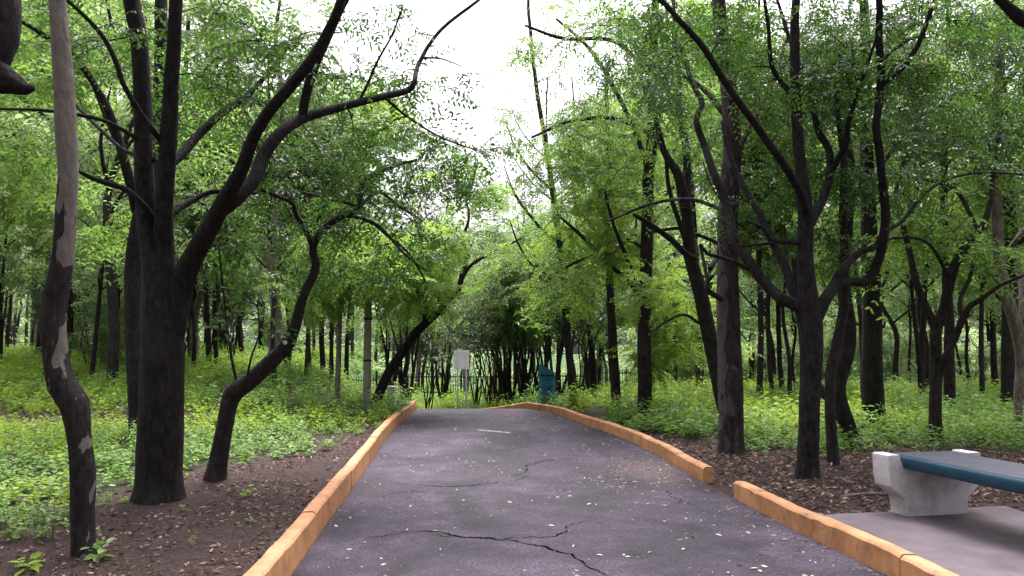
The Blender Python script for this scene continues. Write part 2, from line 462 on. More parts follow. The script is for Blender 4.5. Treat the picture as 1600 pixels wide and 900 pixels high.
M['concrete'] = simple('concrete_slab', (0.055, 0.044, 0.048), (0.125, 0.102, 0.11), 2.2, 0.85)
M['bench_leg'] = painted('pale_painted_concrete', (0.46, 0.445, 0.45), (0.55, 0.535, 0.54), (0.16, 0.13, 0.12), 0.64, 0.72, 5, 0.8)
M['bench_edge'] = painted('teal_paint', (0.006, 0.036, 0.066), (0.010, 0.056, 0.092), (0.05, 0.06, 0.07), 0.64, 0.70, 12, 0.42)
M['bench_top'] = painted('worn_teal_top', (0.020, 0.025, 0.038), (0.034, 0.038, 0.052), (0.012, 0.048, 0.062), 0.60, 0.72, 4, 0.6)
M['bin'] = painted('blue_green_drum_paint', (0.008, 0.11, 0.18), (0.014, 0.16, 0.24), (0.05, 0.07, 0.08), 0.66, 0.72, 5, 0.45)
M['bin_dark'] = simple('dark_opening', (0.01, 0.012, 0.014), (0.02, 0.022, 0.024))
M['white'] = simple('white_panel', (0.84, 0.84, 0.88), (0.92, 0.92, 0.95), 4, 0.4)
_nt = M['white'].node_tree; _t = _nt.nodes.new("ShaderNodeBsdfTranslucent"); _t.inputs[0].default_value = (.85, .85, .88, 1)
_mx = _nt.nodes.new("ShaderNodeMixShader"); _mx.inputs[0].default_value = 0.2
_pr = next(n for n in _nt.nodes if n.type == 'BSDF_PRINCIPLED'); _ou = next(n for n in _nt.nodes if n.type == 'OUTPUT_MATERIAL')
_nt.links.new(_pr.outputs[0], _mx.inputs[1]); _nt.links.new(_t.outputs[0], _mx.inputs[2]); _nt.links.new(_mx.outputs[0], _ou.inputs[0])
M['metal'] = simple('galvanised_post', (0.35, 0.35, 0.38), (0.5, 0.5, 0.53), 8, 0.45)
M['iron'] = simple('dark_iron', (0.02, 0.018, 0.02), (0.04, 0.036, 0.038), 8, 0.6)
M['pole'] = simple('grey_concrete_pole', (0.16, 0.15, 0.145), (0.28, 0.265, 0.25), 3, 0.85)
M['mark'] = painted('worn_white_paint', (0.3, 0.29, 0.31), (0.42, 0.4, 0.43), (0.06, 0.05, 0.065), 0.47, 0.53, 10)
M['crack'] = simple('crack_black', (0.003, 0.0025, 0.003), (0.007, 0.006, 0.006), spec=0.0, rough=1.0)  # near-black strips laid on the asphalt to draw the cracks
M['wall_pink'] = simple('pink_plaster', (0.42, 0.27, 0.23), (0.52, 0.35, 0.30), 1.5, 0.9)
M['wall_pale'] = simple('pale_plaster', (0.52, 0.50, 0.47), (0.62, 0.6, 0.57), 1.5, 0.9)
M['roof'] = simple('grey_roof', (0.16, 0.15, 0.14), (0.24, 0.22, 0.21), 2, 0.9)
M['glass'] = simple('window_glass', (0.03, 0.035, 0.04), (0.05, 0.055, 0.06), 2, 0.15, 0.6)
M['brick'] = simple('red_brick', (0.20, 0.055, 0.035), (0.30, 0.10, 0.06), 10, 0.9)
M['twig'] = M['bark_dark']

# ------------------------------------------------------------------ ground
def cover_mask(x, y):
    """0..1: how much green ground cover grows here"""
    L, R = pathL(y), pathR(y)
    n = fbm(x * 0.5, y * 0.5, 21, 3); n2 = fbm(x * 1.4, y * 1.4, 31, 2)
    # left: bare dirt beside the kerb, wide near the camera and closing towards the crest
    dl = L - 0.15 - x
    bare = np.interp(y, [0, 5, 7.5, 9, 11, 13, 15, 19, 24], [2.4, 1.95, 1.65, 1.3, .75, .35, .05, 0.0, 0.0])
    left = sstep(-0.7, 0.55, dl - bare + (n - .5) * 1.4 + (n2 - .5) * .6)
    strip = np.exp(-((y - (14.6 + 0.05 * x + (n2 - .5))) / 0.85) ** 2) * sstep(3.0, 4.4, dl) * sstep(.25, .42, n + .12)
    left = np.maximum(left, .13 * (n2 > .5) * (dl > .25))
    left = left * (1 - 0.97 * strip)
    dr = x - R - 0.1
    bar2 = np.interp(y, [0, 6, 8, 10, 12, 14, 19], [30, 6, 4.0, 1.7, .9, .35, .1])
    fx = np.interp(y, [6, 9.5, 10.6], [0, 0.0, 1])
    right = sstep(-0.3, 0.4, (y - 10.15 + 0.0 * x) + (n - .5) * 1.6 + (n2 - .5) * .5) * sstep(-.2, .5, dr - bar2 * .6 + (n - .5))
    # the verge left of the big flaky tree reaches further forward
    return np.where(x < L, left, np.where(x > R, right, 0.0))

def make_ground():
    def axis(lo, hi, fine_lo, fine_hi, d):
        core = np.arange(fine_lo, fine_hi, d)
        up = [fine_hi]; s = d
        while up[-1] < hi: s *= 1.09; up.append(up[-1] + s)
        dn = [fine_lo]; s = d
        while dn[-1] > lo: s *= 1.09; dn.append(dn[-1] - s)
        return np.r_[np.array(dn[1:])[::-1], core, np.array(up)]
    xs = axis(-400, 400, -12, 14, 0.085); ys = axis(-60, 600, 1, 24, 0.11)
    X, Y = np.meshgrid(xs, ys)
    Z = ground_z(X, Y)
    nx, ny = len(xs), len(ys)
    mb = MB()
    i = np.arange(ny - 1)[:, None]; j = np.arange(nx - 1)[None, :]
    q = np.stack([i * nx + j, i * nx + j + 1, (i + 1) * nx + j + 1, (i + 1) * nx + j], -1).reshape(-1, 4)
    mb.add(np.stack([X, Y, Z], -1).reshape(-1, 3), q)
    o = mb.build('ground', M['ground'], smooth=True)
    at = o.data.attributes.new('cover', 'FLOAT', 'POINT')
    at.data.foreach_set('value', (cover_mask(X, Y) + 1.0 * sstep(40, 62, Y)).ravel().astype(np.float32))
    tag(o, kind='structure')
make_ground()

def make_path():
    ys = np.arange(-7.9, 39, 0.12); t = np.linspace(0, 1, 40)
    L, R = pathL(ys), pathR(ys)
    X = L[:, None] * (1 - t) + R[:, None] * t; Y = np.repeat(ys[:, None], len(t), 1)
    Z = path_z(X, Y) + 0.004
    n = len(t)
    mb = MB(); i = np.arange(len(ys) - 1)[:, None]; j = np.arange(n - 1)[None, :]
    q = np.stack([i * n + j, i * n + j + 1, (i + 1) * n + j + 1, (i + 1) * n + j], -1).reshape(-1, 4)
    mb.add(np.stack([X, Y, Z], -1).reshape(-1, 3), q)
    o = mb.build('path', M['asphalt'], smooth=True); tag(o, kind='structure')
    # the strip of path inside the gap of the right kerb
    return o
path_o = make_path()

def on_path(px, py):
    d = HC * F / (py - HOR)
    return pix(px, py, d)[:2]

cracks = [
    [(590, 747), (615, 752), (650, 755), (700, 757), (740, 755), (778, 750), (815, 744), (822, 739)],
    [(800, 741), (820, 733), (826, 722), (850, 716), (880, 713), (920, 711)],
    [(560, 832), (600, 831), (640, 826), (680, 824), (720, 831), (780, 836), (815, 833), (850, 835), (880, 827), (893, 815), (920, 812), (950, 815)],
    [(650, 826), (690, 832), (740, 835), (790, 838), (840, 846), (880, 857), (895, 862), (920, 874), (950, 888), (985, 905)],
    [(600, 770), (640, 765), (700, 768)],
    [(920, 680), (935, 684), (950, 690), (975, 694)],
    [(1040, 760), (1060, 778), (1100, 790)],
]
for ci, c in enumerate(cracks):
    P = np.array([on_path(*p) for p in c])
    P = catmull(np.c_[P, np.zeros(len(P))], 0.02)[:, :2]
    jit = (fbm(P[:, 0] * 9, P[:, 1] * 9, 60 + ci, 2) - 0.5) * 0.11 + (vnoise(P[:, 0] * 42, P[:, 1] * 42, 80 + ci) - .5) * .035
    T = np.gradient(P, axis=0); T /= np.linalg.norm(T, axis=1, keepdims=True) + 1e-9
    N = np.c_[-T[:, 1], T[:, 0]]
    P = P + N * jit[:, None]
    w = 0.0085 * (0.1 + 1.6 * vnoise(np.arange(len(P)) * 0.35, 0 * P[:, 0] + ci, 3)) * np.sin(np.linspace(0.02, np.pi - .02, len(P))) ** 0.5
    if ci in (4, 5, 6): w *= 0.6
    A, B = P + N * w[:, None], P - N * w[:, None]
    V = np.stack([np.c_[A, path_z(A[:, 0], A[:, 1]) + 0.0075], np.c_[B, path_z(B[:, 0], B[:, 1]) + 0.0075]], 1).reshape(-1, 3)
    k = np.arange(len(P) - 1) * 2
    mb = MB(); mb.add(V, np.stack([k, k + 2, k + 3, k + 1], -1)); mb.build('crack', M['crack'], path_o)

def worn_mark():
    P = np.array([on_path(745, 671), on_path(770, 673), on_path(798, 675.5)])
    P = catmull(np.c_[P, [0, 0, 0]], 0.04)[:, :2]
    w = 0.085 * (0.2 + vnoise(np.arange(len(P)) * .5, P[:, 0] * 0 + 2, 8)); w[0] = w[-1] = 0.01
    A, B = P + np.c_[w * 0, w], P - np.c_[w * 0, w]
    V = np.stack([np.c_[A, path_z(A[:, 0], A[:, 1]) + 0.009], np.c_[B, path_z(B[:, 0], B[:, 1]) + 0.009]], 1).reshape(-1, 3)
    k = np.arange(len(P) - 1) * 2
    mb = MB(); mb.add(V, np.stack([k + 1, k + 3, k + 2, k], -1)); mb.build('painted_mark', M['mark'], path_o)
worn_mark()

# ------------------------------------------------------------------ kerbs
def kerb(y0, y1, side, height, label, seed):
    edge = pathL if side < 0 else pathR
    rs = random.Random(seed)
    mb = MB(); y = y0; W = 0.135
    while y < y1 - 0.1:
        ln = min(rs.uniform(0.9, 1.15), y1 - y)
        ys = np.linspace(y + 0.002, y + ln - 0.002, 13)
        x0 = edge(ys) + side * 0.004
        off = rs.uniform(-.004, .004); hh = height + rs.uniform(-.005, .005)
        prof = []
        for k, (yy, xx) in enumerate(zip(ys, x0)):
            b = float(path_z(xx, yy)) if True else 0
            bb = -0.16
            e1 = 0.012 + 0.014 * vnoise(yy * 6.0, 3.3 + side, seed); h2 = hh + 0.010 * (float(vnoise(yy * 4.0, 1.0, seed + 2)) - .5)
            e1 = float(e1)
            e1 += 0.012 * max(0.0, float(vnoise(yy * 17.0, 5.0, seed)) - .55); h2 += 0.006 * (float(vnoise(yy * 15.0, 2.0, seed)) - .5)
            if k in (0, 12): e1 += 0.004; h2 -= 0.002
            pts = [(0.0, bb), (0.0 + 0.010, h2 - e1), (0.012 + e1 * .5, h2 - e1 * .35), (0.012 + e1, h2), (W - 0.018, h2 - .002), (W - .004, h2 - 0.018), (W, bb)]
            prof.append([(xx + side * (a + off), yy, b + z) for a, z in pts])
        prof = np.array(prof); n = prof.shape[1]
        i = np.arange(12)[:, None]; j = np.arange(n - 1)[None, :]
        q = np.stack([i * n + j, i * n + j + 1, (i + 1) * n + j + 1, (i + 1) * n + j], -1).reshape(-1, 4)
        if side > 0: q = q[:, ::-1]
        caps = []
        for base, fl in ((0, 1), (12 * n, -1)):
            for a, b_, c_, d_ in ((0, 1, 5, 6), (1, 2, 4, 5)):
                caps.append([base + a, base + b_, base + c_, base + d_][::fl * (1 if side > 0 else -1)])
            caps.append([base + 2, base + 3, base + 4, base + 4])
        caps = [c for c in caps if len(set(c)) == 4]
        mb.add(prof.reshape(-1, 3), np.vstack([q, caps]))
        y += ln
    o = mb.build('kerb', M['kerb'])
    tag(o, label, 'kerb')
    return o
kerb(-6, 21.5, -1, 0.215, 'long orange painted kerb along the left side of the path beside bare soil', 1)
kerb(8.72, 22.5, 1, 0.175, 'orange painted kerb on the right side of the path beyond the gap, curving in at the crest', 2)
kerb(-6, 7.72, 1, 0.175, 'orange painted kerb on the right between the path and the bench slab', 3)

# ------------------------------------------------------------------ bench and slab
def make_slab():
    mb = MB()
    ys = np.linspace(1.0, 6.2, 30)
    outer = [(float(pathR(y)) + 0.145, y) for y in ys]
    far = [(2.60, 6.22), (3.1, 6.42), (3.7, 6.52), (4.27, 6.55)]
    right = [(4.28 + 0.02 * math.sin(y * 3), y) for y in np.linspace(6.5, 1.0, 30)]
    # build as a strip: left boundary to right boundary
    N = 40; t = np.linspace(0, 1, 26)
    yy = np.linspace(1.0, 1, N)
    V = []
    for s in np.linspace(0, 1, N):
        yl = 1.0 + s * 5.18; yr = 1.0 + s * 5.55
        a = np.array([float(pathR(yl)) + 0.148, yl]); b = np.array([4.28, yr])
        for u in t:
            p = a * (1 - u) + b * u
            p = p + np.array([0, 0.02 * math.sin(u * 9) * s])
            V.append([p[0], p[1], 0.158 + 0.006 * (float(vnoise(p[0] * 2, p[1] * 2, 4)) - .5)])
    V = np.array(V); n = len(t)
    i = np.arange(N - 1)[:, None]; j = np.arange(n - 1)[None, :]
    q = np.stack([i * n + j, i * n + j + 1, (i + 1) * n + j + 1, (i + 1) * n + j], -1).reshape(-1, 4)
    mb.add(V, q)
    # skirts
    def skirt(idx):
        top = V[idx]; bot = top.copy(); bot[:, 2] = -0.1
        m_ = len(idx); k = np.arange(m_ - 1)
        mb.add(np.vstack([top, bot]), np.stack([k, k + 1, k + 1 + m_, k + m_], -1))
    skirt(np.arange((N - 1) * n, N * n)); skirt(np.arange(n - 1, N * n, n)); skirt(np.arange(0, N * n, n)[::-1])
    o = mb.build('bench_pad', M['concrete']); tag(o, kind='structure')
make_slab()

def extrude_profile(mb, prof, y0, y1, bev=0.012, mat=0):
    """convexish profile in (x,z), strip-built between matching left/right chains"""
    pass

def make_bench():
    ang = math.atan2(0.24, 1.19)                       # bench axis leans away from the path towards the camera
    root = empty('bench', (3.46, 6.36, 0.158), 'long teal topped bench on pale concrete supports standing on the slab right of the path', 'bench', rz=ang)
    # local axes: +x across, -y towards the camera, z up
    def support(y0, th=0.2):
        zs = [0.0, 0.10, 0.135, 0.22, 0.245, 0.30, 0.385, 0.39, 0.47, 0.482]
        hw = [0.285, 0.292, 0.30, 0.405, 0.428, 0.436, 0.440, 0.440, 0.440, 0.432]
        mb = MB()
        # body below the seat (solid), arms left and right of the seat
        def slabs(zl, xl, xr, zone):
            V = []
            for z, a, b in zip(zl, xl, xr):
                e = 0.006
                V.append([[a, y0 + e, z], [a + e, y0, z], [b - e, y0, z], [b, y0 + e, z], [b, y0 + th - e, z], [b - e, y0 + th, z], [a + e, y0 + th, z], [a, y0 + th - e, z]])
            V = np.array(V); k = V.shape[0]
            i = np.arange(k - 1)[:, None]; j = np.arange(8)[None, :]; jj = (j + 1) % 8
            q = np.stack([i * 8 + j, i * 8 + jj, (i + 1) * 8 + jj, (i + 1) * 8 + j], -1).reshape(-1, 4)
            T = (k - 1) * 8
            caps = [[T + 0, T + 1, T + 2, T + 3], [T + 0, T + 3, T + 4, T + 7], [T + 4, T + 5, T + 6, T + 7], [3, 2, 1, 0], [7, 4, 3, 0], [7, 6, 5, 4]]
            mb.add(V.reshape(-1, 3), np.vstack([q, caps]))
        lo = 7
        slabs(zs[:lo], [-h for h in hw[:lo]], hw[:lo], 0)
        for s in (-1, 1):
            zl = [0.384, 0.41, 0.44, 0.47, 0.488, 0.494]
            outer = [0.440, 0.440, 0.440, 0.440, 0.438, 0.430]
            inner = [0.28, 0.300, 0.322, 0.330, 0.332, 0.338]
            if s < 0: slabs(zl, [-a for a in outer], [-b for b in inner], 1)
            else: slabs(zl, inner, outer, 1)
        mb.build('support', M['bench_leg'], root)
    support(-0.17); support(-2.15)
    # seat: rounded teal edge with a dark worn top
    mb = MB(); w, y0, y1 = 0.315, 0.03, -2.35
    prof = []
    for a in np.linspace(-90, 90, 9):
        r = math.radians(a); prof.append((w - 0.026 + 0.026 * math.cos(r) ** .6 , 0.436 + 0.05 * math.sin(r)))
    full = [(-x, z) for x, z in prof[::-1]][::-1]
    ring = prof + [(-x, z) for x, z in prof[::-1]]
    ring = np.array(ring)                              # anticlockwise seen from the near end
    ys = np.linspace(y0, y1, 40)
    V = np.array([[[x * (0.96 if k in (0, 39) else 1), y, 0.436 + (z - .436) * (.8 if k in (0, 39) else 1) - 0.006 * math.sin((y0 - y) * 1.3)] for x, z in ring] for k, y in enumerate(ys)])
    n = len(ring); i = np.arange(39)[:, None]; j = np.arange(n)[None, :]; jj = (j + 1) % n
    q = np.stack([i * n + j, i * n + jj, (i + 1) * n + jj, (i + 1) * n + j], -1).reshape(-1, 4)
    caps = []
    for b in (0, 39 * n):
        for k in range(8):
            caps.append([b + k, b + k + 1, b + n - 2 - k, b + n - 1 - k][::(-1 if b == 0 else 1)])
    mb.add(V.reshape(-1, 3), np.vstack([q, caps]))
    seat = mb.build('seat', M['bench_edge'], root, smooth=False)
    mb = MB()
    xs = np.linspace(-w + 0.03, w - 0.03, 8)
    V = np.array([[[x, y, 0.4895 - 0.006 * math.sin((y0 - y) * 1.3)] for x in xs] for y in np.linspace(y0 - .03, y1 + .03, 40)])
    i = np.arange(39)[:, None]; j = np.arange(7)[None, :]
    q = np.stack([i * 8 + j, (i + 1) * 8 + j, (i + 1) * 8 + j + 1, i * 8 + j + 1], -1).reshape(-1, 4)
    mb.add(V.reshape(-1, 3), q)
    tag(mb.build('worn_top', M['bench_top'], seat), 'grey worn top face of the seat')
    root.rotation_euler = (0, 0, math.atan2(0.24, 1.19))
make_bench()

# ------------------------------------------------------------------ litter bin, sign, post, fence, buildings
def make_bin():
    D = 20.0; p = pix(855, 637, D); z0 = float(ground_z(p[0], D))
    root = empty('litter_bin', (p[0], D, z0), 'teal drum litter bin with a slanted hood at the end of the path', 'litter bin')
    r, n = 0.22, 28
    mb = MB()
    a = np.linspace(0, 2 * np.pi, n, endpoint=False)
    zs = [0.0, 0.02, 0.26, 0.28, 0.30, 0.52, 0.54, 0.56, 0.74, 0.76]
    rs = [r, r, r, r * 1.05, r, r, r * 1.05, r, r, r * 1.03]
    V = np.array([[[rr * math.cos(t), rr * math.sin(t), z] for t in a] for z, rr in zip(zs, rs)])
    i = np.arange(len(zs) - 1)[:, None]; j = np.arange(n)[None, :]; jj = (j + 1) % n
    q = np.stack([i * n + j, i * n + jj, (i + 1) * n + jj, (i + 1) * n + j], -1).reshape(-1, 4)
    mb.add(V.reshape(-1, 3), q); mb.build('drum', M['bin'], root, smooth=True)
    mb = MB()                                         # hood: a tube cut on the slant
    lo = np.array([[r * .985 * math.cos(t), r * .985 * math.sin(t), 0.80] for t in a])
    hi = np.array([[r * .985 * math.cos(t), r * .985 * math.sin(t), 0.94 - 0.11 * math.cos(t - .2)] for t in a])
    top = np.array([[r * .2 * math.cos(t), r * .2 * math.sin(t), 0.952 - 0.022 * math.cos(t - .2)] for t in a])
    V = np.vstack([lo, hi, top]); i = np.arange(2)[:, None]
    q = np.stack([i * n + j, i * n + jj, (i + 1) * n + jj, (i + 1) * n + j], -1).reshape(-1, 4)
    mb.add(V, q)
    b = 2 * n; mb.add(top, [[k, k + 1, n - 2 - k, n - 1 - k] for k in range(n // 2 - 1)])
    mb.build('hood', M['bin'], root)
    mb = MB(); V = np.vstack([[[r * .9 * math.cos(t), r * .9 * math.sin(t), z] for t in a] for z in (0.755, 0.805)])
    i = np.arange(1)[:, None]
    mb.add(V, np.stack([i * n + j, i * n + jj, (i + 1) * n + jj, (i + 1) * n + j], -1).reshape(-1, 4)); mb.build('slot', M['bin_dark'], root)
make_bin()
bpy.data.objects['litter_bin'].scale = (1, 1, 1.12)

def make_sign():
    D = 20.9; p = pix(721.5, 600, D); z0 = float(ground_z(p[0], D))
    root = empty('sign', (p[0], D, z0), 'blank white rectangular sign on two thin posts at the end of the path', 'sign')
    ztop, zbot = pix(721, 547, D)[2] - z0, pix(721, 577, D)[2] - z0
    mb = MB(); mb.box((0, 0, (ztop + zbot) / 2), (22.5 / F * D, 0.012, ztop - zbot)); mb.build('panel', M['white'], root)
    for dx in (-0.115, 0.12):
        mb = MB(); tube(mb, [(dx, 0.03, -0.3), (dx, 0.03, 0.5), (dx, 0.03, ztop - .04)], [0.022] * 3, 10); mb.build('post', M['metal'], root, smooth=True)
    for z in (zbot + .06, ztop - .08):
        mb = MB(); mb.box((0, 0.018, z), (0.36, 0.01, 0.03)); mb.build('bracket', M['metal'], root)
make_sign()

def make_post():
    D = 17.0; p = pix(573, 622, D); p[2] = float(ground_z(p[0], D)) + .02; z0 = p[2]
    root = empty('concrete_post', p, 'tall grey concrete post standing in the undergrowth left of the path', 'post')
    mb = MB(); h = pix(573, 405, D)[2] - z0
    zz = np.linspace(-0.3, h, 12); tube(mb, np.c_[0 * zz, 0 * zz, zz], np.linspace(6.6, 5.0, 12) * D / F, 20, rough=0.03); mb.build('shaft', M['pole'], root, smooth=True)
    for z in (pix(573, 500, D)[2] - z0, pix(573, 565, D)[2] - z0):
        mb = MB(); tube(mb, [(0, 0, z), (0, 0, z + .02), (0, 0, z + .045)], [0.098] * 3, 16); mb.build('band', M['iron'], root)
make_post()

def make_box():
    D = 18.4; p = pix(612, 618, D)
    root = empty('utility_box', (p[0], p[1], float(ground_z(p[0], p[1]))), 'small pale concrete utility box behind the leaning dark tree', 'utility box')
    mb = MB(); mb.box((0, 0, 0.22), (0.19, 0.2, 0.52)); mb.build('body', M['wall_pale'], root)
    mb = MB(); mb.box((0, 0, 0.498), (0.225, 0.235, 0.035)); mb.build('lid', M['wall_pale'], root)
make_box()

def make_fence(x0, x1, y, label, n_sec):
    zb = min(float(ground_z(x, y)) for x in (x0, (x0 + x1) / 2, x1))
    root = empty('picket_fence', ((x0 + x1) / 2, y, zb), label, 'fence', 'iron fence sections')
    L = (x1 - x0) / n_sec
    for k in range(n_sec):
        a = -(x1 - x0) / 2 + k * L
        zg = float(ground_z((x0 + x1) / 2 + a + L / 2, y)) - zb
        mb = MB()
        for x in np.arange(a + 0.14, a + L - 0.05, 0.145): mb.box((x, 0, zg + 0.87), (0.035, 0.03, 1.60))
        mb.box((a + L / 2, -0.032, zg + 0.52), (L, 0.035, 0.06)); mb.box((a + L / 2, -0.032, zg + 1.45), (L, 0.035, 0.06))
        mb.build('panel', M['iron'], root)
        mb = MB(); mb.box((a, 0.0, zg + 0.75), (0.12, 0.12, 2.1)); mb.build('post', M['iron'], root)
make_fence(-13, 7, 44, 'dark iron picket fence running behind the trees at the end of the path', 8)
make_fence(8, 44, 52, 'dark iron fence glimpsed between the trunks far behind the right woods', 14)

def make_red_wall():
    D = 33.0; a, b = pix(425, 580, D), pix(520, 580, D)
    z0 = float(ground_z((a[0] + b[0]) / 2, D))
    root = empty('brick_wall', ((a[0] + b[0]) / 2, D, z0), 'low red brick wall among thin trunks at the far left of the woods', 'brick wall')
    w = b[0] - a[0]
    mb = MB(); mb.box((0, 0, 0.2), (w, 0.24, 0.7)); mb.build('masonry', M['brick'], root)
    mb = MB(); mb.box((0, 0, 0.585), (w + .08, 0.30, 0.07)); mb.build('coping', M['brick'], root)
make_red_wall()

# ------------------------------------------------------------------ leaf sprays (prototypes as vertex arrays)
def leaf_verts(n, L, W, rs):
    """n leaves along +X with a folded midrib; returns (n,6,3) and 2 quads each"""
    Ls = L * rs.uniform(0.75, 1.2, n); Ws = W * rs.uniform(0.8, 1.2, n)
    fold = rs.uniform(0.1, 0.45, n); droop = rs.uniform(0.0, 0.35, n)
    v = np.zeros((n, 6, 3))
    v[:, 1] = np.c_[Ls * .28, Ws * .42, Ws * .42 * fold]
    v[:, 2] = np.c_[Ls * .68, Ws * .38, Ws * .38 * fold - droop * Ls * .12]
    v[:, 3] = np.c_[Ls, 0 * Ls, -droop * Ls * .4]
    v[:, 4] = np.c_[Ls * .68, -Ws * .38, Ws * .38 * fold - droop * Ls * .12]
    v[:, 5] = np.c_[Ls * .28, -Ws * .42, Ws * .42 * fold]
    return v
LQ = np.array([[0, 3, 2, 1], [0, 5, 4, 3]])

def rotm(axis, ang):
    axis = axis / (np.linalg.norm(axis) + 1e-9); K = np.array([[0, -axis[2], axis[1]], [axis[2], 0, -axis[0]], [-axis[1], axis[0], 0]])
    return np.eye(3) + math.sin(ang) * K + (1 - math.cos(ang)) * K @ K

def make_spray(kind, seed):
    rs = np.random.default_rng(seed)
    V, Q, Mt, n = [], [], [], 0
    def put(v, q, m):
        nonlocal n
        V.append(v); Q.append(q + n); Mt.append(np.full(len(q), m)); n += len(v)
    if kind == 'alt':   nt_, tl, per, LL, WW, pairs = 5, 0.42, 12, 0.062, 0.027, False
    if kind == 'fern':  nt_, tl, per, LL, WW, pairs = 4, 0.50, 15, 0.085, 0.021, True
    if kind == 'big':   nt_, tl, per, LL, WW, pairs = 4, 0.42, 6, 0.125, 0.058, False
    if kind == 'ash':   nt_, tl, per, LL, WW, pairs = 5, 0.34, 4, 0.10, 0.038, True
    if kind == 'needle': nt_, tl, per, LL, WW, pairs = 6, 0.45, 12, 0.075, 0.008, True
    for t in range(nt_):
        az = (t - (nt_ - 1) / 2) * 0.62 + rs.normal(0, .25); el = rs.normal(0.0, .22)
        st = rs.uniform(0, .25) * tl
        L_ = tl * rs.uniform(.7, 1.15)
        s = np.linspace(0, 1, 6)
        d = np.array([math.cos(az) * math.cos(el), math.sin(az) * math.cos(el), math.sin(el)])
        P = np.array([st * 0.6, 0, 0]) + s[:, None] * d * L_ + np.c_[0 * s, 0 * s, -0.28 * L_ * s ** 2]
        if kind == 'alt': P += np.c_[0 * s, 0 * s, 0 * s]
        m = MB(); tubes_batch(m, P[None], (0.0032 * (1.15 - s))[None], 3)
        put(m.v[0], m.q[0], 1)
        k = per
        ss = np.linspace(0.15, 1.0, k)
        for i_, u in enumerate(ss):
            base = np.array([np.interp(u, s, P[:, c]) for c in range(3)])
            tan = d + np.array([0, 0, -0.56 * u]); tan /= np.linalg.norm(tan)
            side = np.cross([0, 0, 1], tan); side /= np.linalg.norm(side)
            up = np.cross(tan, side)
            for sg in ((-1, 1) if pairs else ((-1) ** i_,)):
                if rs.random() < 0.07: continue
                a = rs.normal(1.0 if kind != 'fern' else 1.15, .12)
                if u > .98 and not pairs: a = 0.1
                x = tan * math.cos(a) + side * sg * math.sin(a) + up * rs.normal(-0.12 if kind != 'alt' else -.25, .22)
                x /= np.linalg.norm(x)
                z = up + np.array(rs.normal(0, .28, 3)); y = np.cross(z, x); y /= np.linalg.norm(y); z = np.cross(x, y)
                taper = 1.0
                if kind == 'fern': taper = 0.55 + 0.9 * math.sin(min(1, u * 1.05) * np.pi) * .6
                lv = leaf_verts(1, LL * taper, WW, rs)[0]
                put(lv @ np.stack([x, y, z]) + base, LQ, 0)
    return np.vstack(V), np.vstack(Q), np.concatenate(Mt)
SPR = {k: [make_spray(k, 100 + i) for i in range(6)] for k in ('alt', 'fern', 'big', 'ash', 'needle')}

def place_sprays(mb, kind, pos, dirs, scale, tilt=0.45, rs=RNG):
    """pos (n,3), dirs (n,3) outward direction, scale (n)"""
    n = len(pos)
    if n == 0: return
    which = rs.integers(0, len(SPR[kind]), n)
    d = dirs.copy(); d[:, 2] = d[:, 2] * 0.5 + rs.normal(0, .25, n); d += rs.normal(0, .3, (n, 3)) * [1, 1, .4]
    d /= np.linalg.norm(d, axis=1, keepdims=True) + 1e-9
    up = np.c_[rs.normal(0, tilt, (n, 2)), np.ones(n)]
    y = np.cross(up, d); y /= np.linalg.norm(y, axis=1, keepdims=True) + 1e-9
    z = np.cross(d, y)
    Rm = np.stack([d, y, z], 1) * scale[:, None, None]
    for w in range(len(SPR[kind])):
        idx = np.where(which == w)[0]
        if not len(idx): continue
        v, q, m = SPR[kind][w]
        VV = np.einsum('vi,nij->nvj', v, Rm[idx]) + pos[idx][:, None]
        QQ = q[None] + (np.arange(len(idx)) * len(v))[:, None, None]
        mb.add(VV.reshape(-1, 3), QQ.reshape(-1, 4), np.tile(m, len(idx)))

def grow_twigs(nodes, nrad, att, rs, rmax=0.03, lift=0.12):
    """connect every attractor to the nearest wood; returns tube arrays and the end directions"""
    nodes = [np.asarray(nodes, float)]; rad = [np.asarray(nrad, float)]
    N = nodes[0]; Rr = rad[0]
    from_d = np.array([np.min(np.sum((N - a) ** 2, 1)) for a in att])
    order = np.argsort(from_d)
    P = np.zeros((len(att), 7, 3)); R = np.zeros((len(att), 7)); dirs = np.zeros((len(att), 3))
    cap = len(N) + len(att) * 6
    B = np.zeros((cap, 3)); BR = np.zeros(cap); c = len(N); B[:c] = N; BR[:c] = Rr
    t = np.linspace(0, 1, 7)
    for ai in order:
        a = att[ai]
        dd = B[:c] - a
        dist = np.sum(dd * dd, 1) + 0.35 * np.clip(dd[:, 2], 0, 9) ** 2
        k = int(np.argmin(dist)); b = B[k]; L = math.sqrt(float(np.sum((a - b) ** 2))) + 1e-6
        bow = rs.normal(0, .09, 3) * L; bow[2] += lift * L
        w = np.sin(t * np.pi)[:, None]
        pts = b * (1 - t[:, None]) + a * t[:, None] + w * bow + (rs.normal(0, .018, (7, 3)) * L) * w
        pts[0] = b; pts[-1] = a
        r0 = min(rmax, 0.0055 + 0.0115 * L, BR[k] * 0.85 + .001)
        P[ai] = pts; R[ai] = r0 * (1 - t) + 0.0028 * t
        dirs[ai] = pts[-1] - pts[-3]
        B[c:c + 6] = pts[1:]; BR[c:c + 6] = R[ai][1:]; c += 6
    dirs /= np.linalg.norm(dirs, axis=1, keepdims=True) + 1e-9
    return P, R, dirs

